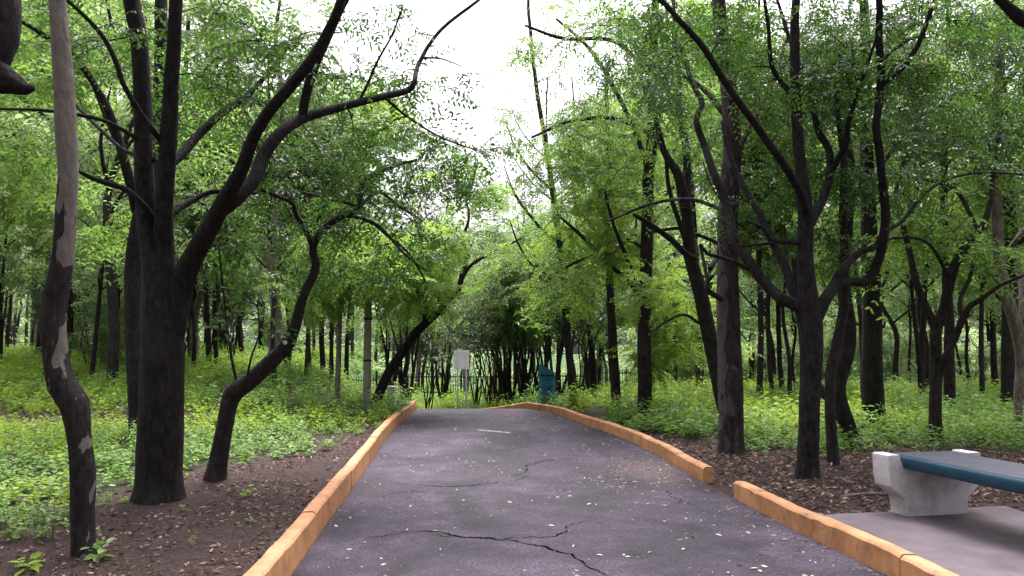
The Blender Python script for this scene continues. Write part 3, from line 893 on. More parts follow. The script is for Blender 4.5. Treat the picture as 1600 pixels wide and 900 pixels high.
def blob_points(blobs, D0, foot=0.28, rs=RNG):
    """blobs: (px, py, rpx, rpy, depth offset, depth radius, density)"""
    out = []
    for (cx, cy, rx, ry, dz, rd, dens) in blobs:
        D = D0 + dz
        area = 3.3 * math.pi * rx * ry * (D / F) ** 2
        n = max(1, int(dens * area / foot))
        k = 0
        while k < n:
            u = rs.normal(0, 1, 3); u /= np.linalg.norm(u); r = rs.random() ** 0.45
            u = u * r
            cl = float(vnoise((cx + u[0] * rx) / 55.0, (cy + u[1] * ry) / 45.0 + D0, 77))
            if rs.random() > 0.06 + 1.5 * float(sstep(.3, .72, cl)): k += 0.30; continue
            out.append(pix(cx + u[0] * rx, cy + u[1] * ry, D + u[2] * rd)); k += 1
    return np.array(out).reshape(-1, 3)

def traced_tree(name, label, stems, bark='bark_dark', crown=None, flare=0.35, rough=0.07, cat='tree', group=None, D=None, sides=22, clear=None):
    """stems: lists of (px, py, half width px[, depth offset]); the first stem is the trunk.
       crown: list of (spray kind, leaf material, scale, blobs)"""
    b = stems[0][0]
    if D is None: D = ground_hit(b[0], b[1])
    base = pix(b[0], b[1], D)
    root = empty(name, base, label, cat, group)
    nodes, nr = [], []
    sd_ = int(abs(b[0]) + abs(b[1]))
    for si, st in enumerate(stems):
        P = np.array([np.r_[pix(s[0], s[1], D + (s[3] if len(s) > 3 else 0.0)), s[2] * (D + (s[3] if len(s) > 3 else 0)) / F] for s in st])
        if si == 0:
            P = np.vstack([np.r_[P[0][:2], P[0][2] - 0.25, P[0][3] * 1.05], P])
        rmean = P[:, 3].mean()
        C = catmull(P, max(0.035, min(0.12, rmean * .8)))
        # small natural wander
        s_ = np.arange(len(C)) * 0.08
        wob = min(0.02, rmean * 0.22)
        C[:, 0] += (fbm(s_ * 1.3, s_ * 0 + si, sd_, 2) - .5) * wob * 2 * np.clip(np.arange(len(C)) / 8, 0, 1)
        C[:, 3] = np.clip(C[:, 3], 0.003, None)
        mb = MB()
        sds = sides if rmean > 0.05 else (12 if rmean > .02 else 7)
        tube(mb, C[:, :3], C[:, 3], sds, rough=rough if rmean > .03 else rough * .5, flare=flare if si == 0 else 0, seed=sd_ + si)
        mb.build('trunk' if si == 0 else 'limb', M[bark], root, smooth=True, loc=base)
        sel = C[::3]
        if si == 0: sel = sel[len(sel) // 4:]
        nodes.append(sel[:, :3]); nr.append(sel[:, 3])
    nodes = np.vstack(nodes); nr = np.concatenate(nr)
    if crown:
        lm = []; att_all, kinds = [], []
        mbt = MB(); rs = np.random.default_rng(sd_)
        for ck, (kind, lmat, sc, blobs) in enumerate(crown):
            att = blob_points(blobs, D, rs=rs)
            P, R, dirs = grow_twigs(nodes, nr, att, rs)
            tubes_batch(mbt, P, R, 5)
            mb = MB()
            place_sprays(mb, kind, att, dirs, sc * rs.uniform(.8, 1.25, len(att)), rs=rs)
            mb.build('crown', [M[lmat], M['twig']], root, loc=base)
        tag(mbt.build('twigs', M['bark_dark'], root, smooth=True, loc=base), kind='stuff')
    return root

# ------------------------------------------------------------------ the trees one can tell apart
# left side
traced_tree('tree', 'sinuous thin tree with peeling pale patches at the lower left', [
    [(130, 868, 17), (128, 800, 17), (130, 740, 18), (126, 680, 17), (119, 630, 21), (99, 600, 20), (87, 550, 18), (82, 500, 19), (90, 450, 17), (97, 400, 16), (105, 330, 15), (107, 270, 14.5), (103, 200, 16), (98, 130, 15), (93, 60, 14), (90, 0, 13), (86, -90, 12), (90, -220, 10), (84, -400, 7)],
    [(90, -180, 6), (150, -260, 5, .4), (220, -380, 3, 1.0)], [(88, -100, 6), (20, -200, 5, .3), (-60, -330, 3, .8)]],
    'bark_peel', [('alt', 'leaf_mid', 1.0, [(150, -380, 190, 120, .8, 1.2, 3), (-60, -330, 150, 110, .5, 1.0, 3)])], flare=0.12, rough=0.06)

traced_tree('tree', 'near black trunk bending out of the top left corner with a broken stub', [
    [(-330, 900, 55), (-260, 650, 48), (-190, 420, 44), (-110, 220, 40), (-40, 118, 34), (2, 60, 27), (3, -30, 26), (0, -150, 22), (20, -330, 14)],
    [(-10, 118, 30), (20, 130, 18), (38, 138, 11), (52, 137, 5)]],
    'bark_dark', None, flare=0.2, D=4.4)

traced_tree('tree', 'broad dark tree on the left dividing into stems, one limb arching over the path', [
    [(248, 782, 34), (249, 740, 33), (251, 700, 33), (252, 650, 32.5), (254, 580, 32), (255, 520, 31), (250, 470, 27), (240, 420, 18), (230, 350, 15.5), (224, 250, 14), (222, 150, 13.5), (217, 60, 13), (206, 0, 13), (190, -120, 12), (180, -300, 8)],
    [(262, 500, 24), (262, 440, 18), (258, 390, 15), (257, 330, 14, -.1), (264, 220, 13, -.2), (269, 120, 11.5, -.3), (274, 0, 10, -.4), (285, -150, 8, -.5), (290, -280, 5, -.5)],
    [(266, 520, 22), (281, 460, 19), (299, 410, 16.5, -.1), (322, 365, 14.5, -.3), (345, 322, 13, -.5), (374, 272, 11, -.8), (396, 215, 9.6, -1.0), (423, 172, 9.2, -1.2), (456, 135, 9, -1.3), (490, 92, 8.6, -1.4), (515, 45, 8, -1.5), (532, 0, 7.5, -1.6), (550, -90, 6, -1.6), (580, -230, 5, -1.5)],
    [(343, 330, 12, -.5), (372, 308, 11.5, -.5), (397, 280, 11, -.4), (412, 245, 10.6, -.3), (438, 208, 9.6, -.2), (475, 184, 8, 0), (530, 168, 6.6, .2), (595, 152, 5.8, .4), (636, 141, 5.4, .6), (647, 128, 4.4, .6), (656, 98, 3.6, .8), (686, 50, 3, 1.0), (738, 8, 2.6, 1.2), (790, -30, 2, 1.4)],
    [(560, 160, 2.6, .3), (575, 130, 2.4, .3), (590, 95, 2, .2), (612, 55, 1.6, .1), (630, 10, 1.2, 0)],
    [(600, 152, 2.4, .4), (640, 185, 2, .6), (690, 215, 1.6, .8), (745, 235, 1.2, 1)],
    [(660, 90, 2, .8), (690, 92, 1.4, .9), (722, 104, .9, 1)],
    [(472, 185, 7, 0), (478, 150, 7.5, -.1), (492, 105, 7, -.2), (512, 60, 7, -.3), (530, 20, 6, -.4), (555, -30, 5, -.5), (600, -130, 3, -.6)],
    [(256, 225, 5, -.2), (240, 205, 5, -.3), (215, 170, 4.5, -.4), (192, 130, 4.2, -.5), (180, 95, 4, -.6), (155, 50, 3.6, -.7), (105, 0, 3, -.9), (40, -50, 2, -1.0)],
    [(222, 222, 4), (207, 212, 3.6, -.1), (165, 190, 3.4, -.2), (120, 179, 3, -.3), (60, 172, 2.6, -.4), (-20, 170, 2, -.6)],
    [(243, 350, 5), (225, 322, 5, -.2), (198, 297, 4.8, -.3), (170, 287, 4.4, -.4), (145, 279, 4, -.5), (122, 267, 2.5, -.6)],
    [(262, 260, 7), (285, 240, 7.5, .2), (310, 212, 7, .4), (345, 178, 6, .6), (388, 147, 5, .9), (430, 100, 3.5, 1.1), (460, 60, 2.5, 1.2)],
    [(262, 340, 5, .1), (290, 320, 4.5, .3), (320, 303, 4, .5), (345, 299, 3.4, .6), (400, 302, 2.4, .9)],
    [(240, 250, 4), (195, 235, 3.2, .3), (160, 205, 3, .5), (120, 165, 2.5, .7), (85, 120, 2, .9)]],
    'bark_dark', [('alt', 'leaf_dark', 1.0, [(330, 130, 130, 90, .8, 1.2, 2.2), (420, 60, 160, 80, .2, 1.4, 2.0), (560, 110, 110, 70, .5, 1.0, 1.3),
                                            (490, 255, 120, 75, .9, 1.0, 2.5), (610, 210, 90, 60, .9, .8, 1.5), (150, 60, 150, 90, .5, 1.0, .9),
                                            (690, 110, 50, 45, .9, .4, 1.3), (700, 235, 80, 50, 1.2, .6, 2.8), (610, 70, 80, 80, 1.0, .7, 1.3), (745, 265, 60, 40, 1.2, .6, 2.4),
                                            (330, -160, 260, 130, 0, 1.8, 1.3), (580, -190, 180, 90, -.6, 1.2, 0.9), (100, -160, 200, 110, 0, 1.5, 1.0)])],
    flare=0.32, rough=0.055, sides=34)

traced_tree('tree', 'straight dark trunk standing half hidden behind the broad dark tree on the left', [
    [(216, 687, 14), (214, 600, 14), (211, 500, 14.5), (213, 400, 14.5), (228, 300, 13.5), (245, 200, 12), (251, 120, 11), (252, 0, 9.5), (256, -120, 7), (250, -220, 4)],
    [(214, 330, 8), (203, 285, 7.5, -.3), (188, 228, 7, -.5), (172, 180, 6.5, -.7), (158, 150, 5.5, -.8), (118, 92, 5, -1), (62, 50, 4, -1.3), (25, 30, 3, -1.5), (-40, 0, 2, -1.8)],
    [(190, 240, 4, -.4), (165, 180, 4, 0), (140, 120, 3.4, .3), (105, 60, 2.6, .6)]],
    'bark_dark', [('ash', 'leaf_mid', 1.0, [(100, 120, 120, 100, -.5, 2.0, 2.3), (30, 230, 90, 90, 0, 1.5, 2.0), (170, 330, 80, 80, 1, 1.5, 1.6), (170, 10, 150, 60, 0, 1.6, 1.3), (340, 210, 90, 80, .5, 1.5, 1.8), (220, -120, 200, 100, 0, 2, 1.2)])], flare=0.2)

traced_tree('tree', 'slender crooked dark tree leaning towards the path with a bend near its foot', [
    [(336, 750, 15), (342, 712, 14), (350, 670, 12.5), (358, 635, 13), (368, 612, 15), (392, 594, 13), (424, 565, 12), (448, 540, 11), (461, 508, 9), (474, 462, 7.4), (489, 430, 6.8), (493, 412, 6.6), (488, 388, 6.2), (500, 362, 5.6), (530, 340, 5.2), (558, 328, 4.8), (563, 300, 5, .1), (574, 280, 4.5, .2), (610, 262, 3.5, .4), (652, 250, 2.5, .6)],
    [(489, 388, 4), (478, 362, 4, -.2), (462, 335, 3.6, -.3), (457, 318, 3.2, -.4), (432, 306, 3, -.5), (398, 294, 2.4, -.7), (350, 285, 2, -.9)],
    [(490, 390, 3), (470, 345, 2.8, .3), (448, 300, 2.2, .5), (420, 280, 2, .6)],
    [(535, 336, 3), (575, 345, 2.6, .3), (610, 372, 2.4, .5), (640, 398, 2, .6), (665, 440, 1.4, .7)],
    [(545, 336, 2.6), (590, 352, 2.4, -.2), (630, 395, 2, -.3), (668, 425, 1.4, -.4)],
    [(372, 606, 2.4), (362, 560, 2, -.1), (354, 500, 1.8, -.2), (345, 420, 1.4, -.3), (340, 360, 1, -.4)],
    [(385, 597, 2), (392, 560, 1.6, -.2), (405, 520, 1.3, -.3), (402, 470, 1, -.3)],
    [(560, 322, 2.4), (520, 312, 2.2, .3), (470, 300, 2, .5), (430, 298, 1.4, .6)],
    [(556, 330, 3), (590, 300, 3, .4), (620, 320, 2.4, .7), (660, 345, 1.8, .9)]],
    'bark_mid', [('alt', 'leaf_dark', 0.9, [(560, 330, 110, 60, .3, 1.0, 3.0), (440, 330, 100, 60, 0, 1.0, 2.2), (620, 400, 80, 50, .6, .8, 2.2), (650, 290, 80, 45, .6, .7, 1.8), (520, 400, 80, 50, .6, .8, 1.6)]),
                 ('big', 'leaf_dark', 0.75, [(350, 400, 40, 60, -.3, .3, 2.0), (395, 480, 40, 60, -.3, .3, 1.8)])], flare=0.3, rough=0.08)

traced_tree('tree', 'dark tree leaning steeply over the path at its left verge near the crest', [
    [(586, 634, 7.4), (603, 590, 7.6), (620, 562, 7.4), (636, 540, 7), (652, 518, 6.8), (680, 492, 6), (700, 470, 4.8), (716, 452, 4), (728, 425, 3.2), (745, 408, 2.6), (785, 388, 1.9), (815, 372, 1.3)],
    [(668, 505, 6), (662, 482, 5.5), (658, 462, 5), (640, 440, 4, .3), (600, 430, 3, .5)],
    [(716, 455, 4), (722, 430, 3.6), (730, 395, 3.2, .2), (722, 375, 3, .4), (733, 340, 2, .5), (728, 310, 1.6, .5)],
    [(640, 440, 3, .3), (620, 400, 3, .6), (615, 360, 2, .9)]],
    'bark_dark', [('fern', 'leaf_bright', 1.35, [(600, 425, 130, 45, -.5, 2.2, 3.6), (680, 390, 90, 45, 0, 2, 2.8), (540, 470, 80, 40, -1, 1.5, 2.2), (660, 455, 70, 25, -.5, 1, 2.2)]),
                  ('ash', 'leaf_mid', 1.15, [(720, 330, 90, 60, 1.5, 2, 2.6), (790, 370, 60, 40, 1, 1.2, 1.8), (700, 270, 70, 40, 1.5, 1.2, 1.6)])], flare=0.25, D=17.6)

traced_tree('tree', 'thin pale trunked sapling left of the concrete post', [
    [(527, 640, 4.5), (527, 600, 4.3), (529, 560, 4.2), (531, 500, 4), (533, 450, 3.8), (530, 400, 3.4), (538, 340, 2.8), (535, 280, 2)],
    [(532, 455, 2), (550, 420, 2, .2), (575, 395, 1.5, .4)], [(530, 400, 2), (505, 370, 1.6, .2), (480, 350, 1.2, .4)]],
    'bark_pale', [('fern', 'leaf_bright', 1.1, [(535, 380, 70, 60, 0, 1, 2.2), (500, 430, 60, 30, .3, .8, 1.8)])], flare=0.1)

# right side
traced_tree('tree', 'tall straight tree with flaking greyish pink bark on the right verge', [
    [(1143, 708, 20), (1142, 670, 19), (1141, 620, 19), (1139, 560, 18.5), (1137, 500, 18), (1136, 430, 17), (1136, 360, 16), (1140, 300, 15), (1145, 230, 14), (1141, 150, 13), (1131, 80, 12), (1123, 0, 10.5), (1118, -120, 8), (1110, -260, 5)],
    [(1132, 472, 4), (1118, 462, 4.4, -.2), (1105, 452, 4, -.3), (1104, 434, 3, -.35), (1094, 381, 2.5, -.4)],
    [(1141, 260, 5), (1170, 200, 4.5, .4), (1200, 140, 4, .8), (1230, 60, 3, 1.1)],
    [(1140, 190, 5), (1100, 140, 4, .4), (1050, 110, 3, .8), (1000, 100, 2.4, 1.1)],
    [(1134, 330, 3.5), (1080, 312, 3, .3), (1020, 318, 2.4, .6), (950, 345, 1.6, .9)]],
    'bark_flaky', [('alt', 'leaf_dark', 1.1, [(1150, 120, 130, 110, .6, 1.5, 2.0), (1030, 110, 110, 90, .8, 1.5, 2.2), (1120, -120, 200, 110, 0, 2, 1.2)])], flare=0.35, rough=0.06, sides=28)

traced_tree('tree', 'straight dark trunk on the right verge nearest the far kerb', [
    [(1006, 656, 11.5), (1007, 600, 11), (1006, 540, 10.5), (1008, 450, 10), (1010, 360, 9.5), (1012, 280, 9), (1018, 230, 9), (1020, 150, 8), (1022, 60, 7), (1025, 0, 6), (1020, -80, 4)],
    [(1001, 470, 4), (985, 442, 4, .2), (958, 418, 3.6, .4), (928, 388, 3.2, .7), (905, 365, 3, .9), (870, 335, 2, 1.2)],
    [(1002, 460, 3.5), (985, 415, 3.2, -.2), (970, 380, 3, -.4), (958, 350, 2.6, -.6), (945, 300, 2, -.9)],
    [(1002, 385, 3), (980, 375, 3, .3), (960, 395, 2.6, .5), (925, 400, 2.4, .8), (880, 420, 2, 1.2), (840, 450, 1.6, 1.6)],
    [(1014, 270, 4), (990, 200, 4, .3), (950, 120, 3.4, .7), (915, 70, 2.8, 1.0), (870, 30, 2, 1.4)],
    [(1018, 210, 4), (960, 185, 3.4, 0), (890, 190, 2.8, -.2), (830, 215, 2, -.3)],
    [(1020, 120, 4), (960, 65, 3.4, 0), (880, 60, 2.8, -.2), (820, 40, 2, -.3)]],
    'bark_dark', [('fern', 'leaf_bright', 1.25, [(940, 330, 90, 80, 1.2, 1.8, 1.5), (895, 400, 120, 50, 1.0, 1.8, 2.0), (860, 450, 80, 30, .8, 1.2, 1.8), (1050, 470, 70, 70, 1.5, 1.2, 2.0), (1040, 550, 60, 50, 2, 1, 1.6)]),
                  ('alt', 'leaf_mid', 1.1, [(930, 200, 120, 120, 0, 2, 1.7), (880, 270, 80, 70, 0, 1.6, 1.5), (930, 60, 130, 70, 0, 2, 1.8), (860, 130, 60, 90, 0, 1.2, 1.6), (825, 60, 50, 70, 0, 1, 1.2), (815, 200, 45, 60, 0, 1, 1.0)])], flare=0.25)

traced_tree('tree', 'slim dark trunk behind the far kerb just left of the straight dark one', [
    [(963, 640, 7.5), (962, 600, 7.2), (958, 545, 7), (955, 480, 6.5), (951, 400, 6), (948, 330, 5.5), (952, 260, 4.5), (948, 180, 3.5), (950, 100, 2.5)],
    [(950, 400, 2.6), (930, 360, 2.4, .3), (905, 330, 2, .6)]],
    'bark_mid', [('fern', 'leaf_mid', 1.4, [(950, 230, 90, 80, .5, 1.8, 2.0), (880, 330, 70, 50, .8, 1.5, 2.0)])], flare=0.2)

traced_tree('tree', 'slanting dark trunk crossing behind the flaky barked tree on the right', [
    [(1142, 668, 12.5), (1130, 620, 12.5), (1122, 580, 12.5), (1110, 530, 12), (1099, 480, 11.5), (1090, 445, 11), (1078, 400, 10), (1073, 340, 9.5), (1066, 300, 9), (1058, 270, 7.5), (1045, 250, 6), (1032, 222, 5), (1025, 190, 4), (1000, 120, 3)],
    [(1072, 320, 7), (1074, 270, 6.5, .2), (1072, 230, 6, .3), (1060, 180, 5, .4), (1062, 120, 4, .5), (1050, 40, 3, .6)],
    [(1088, 405, 5), (1070, 395, 5, -.3), (1045, 372, 4.6, -.5), (1015, 350, 4, -.7), (990, 335, 3, -.9)],
    [(1080, 400, 4), (1062, 350, 4, -.2), (1045, 290, 3.4, -.3), (1040, 240, 3, -.4), (1030, 200, 2.4, -.5)],
    [(1110, 420, 4), (1125, 385, 3, .4), (1085, 365, 3, .2), (1060, 357, 2.8, .2), (1020, 362, 2.4, .2)],
    [(1092, 505, 2.4), (1070, 492, 2.2, -.2), (1045, 500, 2, -.4), (1015, 520, 1.6, -.6)]],
    'bark_dark', [('alt', 'leaf_mid', 1.1, [(1070, 180, 90, 90, .3, 1.5, 2.0), (1030, 300, 60, 50, 0, 1, 1.0)]),
                  ('fern', 'leaf_bright', 1.2, [(1050, 440, 70, 45, 1, 1.2, 1.6), (1100, 530, 60, 45, 1.5, 1, 1.6)])], flare=0.2)

traced_tree('tree', 'many stemmed dark tree nearest the bench, dividing at head height', [
    [(1262, 746, 17), (1262, 700, 16), (1264, 640, 15.5), (1266, 580, 16), (1267, 530, 18), (1265, 490, 18), (1261, 445, 14), (1258, 400, 12.5), (1259, 345, 12), (1254, 290, 9.5), (1247, 220, 8.5), (1243, 150, 8), (1240, 80, 7.5), (1243, 0, 6.5), (1250, -100, 5), (1245, -220, 3)],
    [(1262, 500, 14), (1249, 480, 10.5), (1219, 466, 9), (1194, 442, 8.6, .1), (1169, 408, 8.2, .2), (1148, 374, 7.6, .3), (1136, 320, 7, .5), (1119, 277, 6.4, .6), (1102, 231, 5.8, .8), (1088, 190, 5.2, .9), (1096, 160, 4.6, 1.0), (1080, 125, 4, 1.2), (1062, 70, 3, 1.4)],
    [(1256, 500, 11), (1245, 470, 7.5, .1), (1228, 421, 6.8, .3), (1203, 370, 6, .5), (1181, 324, 5.4, .7), (1160, 286, 4.6, .9), (1140, 240, 3.6, 1.1), (1128, 190, 2.6, 1.3)],
    [(1262, 348, 7), (1255, 312, 6.8, -.2), (1236, 273, 6.4, -.4), (1202, 226, 6.2, -.6), (1170, 180, 6, -.8), (1130, 125, 5.6, -1), (1100, 76, 5.2, -1.1), (1062, 32, 4.4, -1.2), (1020, -10, 3.6, -1.3), (950, -60, 2.6, -1.4)],
    [(1266, 350, 7), (1274, 334, 7, .1), (1288, 306, 6.8, .3), (1297, 272, 6.4, .4), (1295, 236, 5.8, .5), (1279, 205, 5.2, .6), (1270, 170, 4.8, .7), (1262, 130, 4.2, .8), (1240, 80, 3.4, 1), (1215, 0, 2.4, 1.2)],
    [(1297, 272, 4.6, .4), (1309, 250, 5, .3), (1322, 226, 4.6, .2), (1326, 190, 3.8, .1), (1345, 130, 3, 0), (1368, 60, 2, -.2)],
    [(1272, 500, 12), (1288, 470, 9.5), (1304, 446, 8.4, .2), (1317, 421, 7, .2), (1341, 396, 5.5, .3), (1369, 384, 4.4, .4), (1379, 360, 3.5, .4)],
    [(1302, 448, 6.5, .2), (1325, 440, 6.6, .4), (1352, 440, 7, .5), (1368, 418, 7, .5), (1378, 385, 7, .4), (1383, 340, 6.8, .3), (1380, 300, 6.6, .2), (1375, 250, 6.3, .1), (1370, 200, 6, 0), (1375, 150, 6), (1377, 105, 5.6, -.1), (1373, 50, 5.4, -.2), (1373, 0, 5, -.3), (1360, -110, 3.4, -.4)],
    [(1376, 135, 4, 0), (1390, 122, 4.2, -.1), (1412, 105, 4.2, -.2), (1432, 75, 4, -.3), (1448, 35, 3.8, -.4), (1463, -5, 3.4, -.5), (1500, -80, 2.6, -.6)],
    [(1378, 95, 2.6, 0), (1400, 75, 2.6, .1), (1425, 60, 2.4, .2), (1445, 58, 1.8, .3)],
    [(1382, 362, 3.4), (1410, 345, 3.2, .2), (1440, 308, 3, .4), (1475, 282, 2.6, .6), (1530, 270, 2.2, .9), (1600, 272, 1.8, 1.2)],
    [(1168, 420, 3.6, .2), (1145, 408, 3.2, .1), (1118, 400, 3, 0), (1105, 396, 2.8, 0), (1095, 381, 1.8, 0)],
    [(1208, 380, 2.6, .4), (1185, 382, 2.4, .3), (1158, 385, 2, .2)],
    [(1254, 380, 4), (1230, 378, 4, -.1), (1207, 374, 3.6, -.2), (1190, 355, 2.6, -.3), (1165, 345, 2, -.4)],
    [(1240, 150, 4.5), (1222, 130, 4, -.3), (1205, 100, 3.6, -.5), (1200, 40, 3, -.6), (1190, -30, 2.4, -.8)]],
    'bark_dark', [('alt', 'leaf_dark', 1.0, [(1230, 110, 140, 100, .6, 1.4, 1.9), (1330, 200, 110, 110, .8, 1.2, 2.2), (1440, 110, 130, 110, .5, 1.3, 2.6), (1080, 60, 110, 70, -.3, 1.1, 1.9), (1200, 290, 110, 80, 1.2, 1, 1.4), (1310, 370, 90, 70, 1.2, .8, 1.3), (1450, 260, 100, 70, .8, 1, 1.8), (980, 40, 90, 60, -.6, .8, 1.6), (1330, 20, 190, 60, .6, 1.2, 1.6), (1510, 20, 110, 60, .3, 1.2, 1.6), (1300, -120, 300, 110, 0, 1.8, 1.2), (1050, -110, 180, 80, -.6, 1.2, 1.0)])],
    flare=0.35, rough=0.06, sides=28)

traced_tree('tree', 'slender dark stem standing close behind the many stemmed tree', [
    [(1303, 727, 9), (1300, 690, 8.5), (1297, 640, 8.2), (1298, 590, 8), (1305, 550, 8), (1314, 505, 7.6), (1319, 460, 7), (1320, 400, 6.5), (1316, 330, 6), (1318, 250, 5), (1308, 170, 4), (1312, 80, 3)],
    [(1318, 350, 3), (1340, 300, 2.6, .3), (1350, 250, 2, .6)]],
    'bark_mid', [('alt', 'leaf_dark', 1.0, [(1310, 130, 90, 90, 0, 1.2, 1.8), (1340, 280, 60, 60, .5, .8, 1.4)])], flare=0.2)

traced_tree('tree', 'bent dark trunk with a low elbow, just right of the many stemmed tree', [
    [(1331, 695, 12.5), (1324, 665, 12), (1313, 635, 12), (1308, 608, 12), (1315, 578, 12), (1325, 545, 11.5), (1326, 505, 11), (1320, 465, 10), (1318, 420, 9), (1325, 350, 8), (1330, 270, 7), (1322, 180, 5), (1330, 90, 4)],
    [(1312, 638, 9), (1296, 622, 8, .1), (1282, 608, 7.5, .2), (1268, 585, 7, .3), (1258, 545, 6, .4), (1248, 480, 5.5, .5), (1240, 400, 5, .6)]],
    'bark_dark', [('alt', 'leaf_dark', 1.15, [(1290, 200, 110, 100, .5, 1.4, 1.5)])], flare=0.2)

traced_tree('tree', 'thickest straight dark trunk right of centre rising from the bright undergrowth', [
    [(1365, 670, 18), (1364, 640, 17), (1363, 580, 16), (1362, 500, 14.5), (1360, 420, 13.5), (1357, 330, 11.5), (1355, 250, 10), (1353, 150, 8.5), (1350, 0, 7), (1348, -120, 4)],
    [(1358, 300, 4), (1390, 240, 3.6, .4), (1430, 190, 3, .8), (1480, 160, 2, 1.2)],
    [(1356, 230, 4), (1320, 170, 3.6, .4), (1290, 90, 3, .8)]],
    'bark_dark', [('needle', 'leaf_dull', 1.6, [(1360, 100, 130, 100, 0, 2, 1.8), (1420, 210, 90, 60, .5, 1.5, 1.8)])], flare=0.3)

traced_tree('tree', 'dark tree forking low into a wide fan of limbs behind the bench', [
    [(1464, 690, 10), (1462, 650, 9.2), (1463, 600, 9), (1463, 550, 8.6), (1464, 515, 8.2), (1477, 480, 8), (1486, 435, 7.5), (1498, 402, 6.5), (1517, 375, 5.8), (1536, 352, 5), (1546, 320, 4), (1552, 270, 3), (1560, 210, 2)],
    [(1462, 515, 7), (1454, 495, 6), (1441, 465, 5.6), (1430, 435, 5.2), (1420, 390, 4.6, .2), (1408, 340, 4, .3), (1400, 300, 3.4, .4), (1412, 250, 2.4, .5)],
    [(1465, 592, 6), (1478, 558, 5.6, -.2), (1492, 528, 5.2, -.3), (1504, 500, 5, -.4), (1516, 478, 4.6, -.5), (1530, 470, 4, -.6), (1560, 448, 3, -.8), (1600, 430, 2, -1)],
    [(1504, 500, 3, -.4), (1500, 470, 3.4, -.3), (1516, 430, 3, -.2), (1522, 400, 2.4, 0)],
    [(1530, 362, 3), (1500, 305, 3.4, .3), (1478, 288, 3, .5), (1440, 280, 2.4, .8)],
    [(1486, 440, 2.6), (1450, 380, 2.4, -.3), (1400, 372, 2, -.5), (1380, 380, 1.6, -.6)]],
    'bark_mid', [('ash', 'leaf_mid', 1.05, [(1490, 330, 110, 70, .5, 1.4, 2.0), (1570, 400, 70, 60, 0, 1.2, 1.8), (1420, 400, 60, 60, .5, 1, 1.3)]),
                 ('alt', 'leaf_dark', 1.1, [(1480, 180, 120, 90, .3, 1.5, 2.2)])], flare=0.25)

traced_tree('tree', 'slim tree with a pale upper stem at the far right edge', [
    [(1588, 682, 6.5), (1591, 640, 6.5), (1594, 600, 7.5), (1597, 560, 9), (1590, 520, 9.5), (1578, 480, 9), (1566, 445, 8.5), (1560, 400, 8.2), (1558, 340, 7.6), (1557, 260, 7), (1558, 180, 6.4), (1562, 90, 6), (1568, 10, 5.5), (1560, -100, 4)],
    [(1598, 560, 7), (1602, 500, 6.5), (1596, 440, 5, .3), (1585, 390, 4, .5)],
    [(1559, 420, 3.4), (1590, 370, 3, .3), (1630, 330, 2.4, .6)],
    [(1557, 250, 3), (1530, 200, 2.6, .3), (1500, 170, 2, .6)]],
    'bark_pale', [('alt', 'leaf_dark', 1.1, [(1570, 150, 110, 120, 0, 1.4, 2.6), (1590, 30, 90, 60, 0, 1.2, 1.8), (1620, 300, 80, 80, 0, 1, 1.6)])], flare=0.2)

traced_tree('tree', 'dark bough coming in over the top right corner', [
    [(1990, 1000, 30), (1960, 700, 26), (1900, 400, 22), (1800, 160, 18), (1700, 60, 15), (1640, 40, 13), (1598, 30, 11), (1575, 12, 8), (1540, -20, 6), (1480, -60, 4)],
    [(1800, 160, 10), (1820, 40, 9), (1800, -120, 7)]],
    'bark_dark', [('alt', 'leaf_dark', 0.9, [(1560, -30, 110, 60, 0, .6, 1.5), (1700, 80, 90, 60, 0, .8, 1.5)])], flare=0.2, D=6.0)

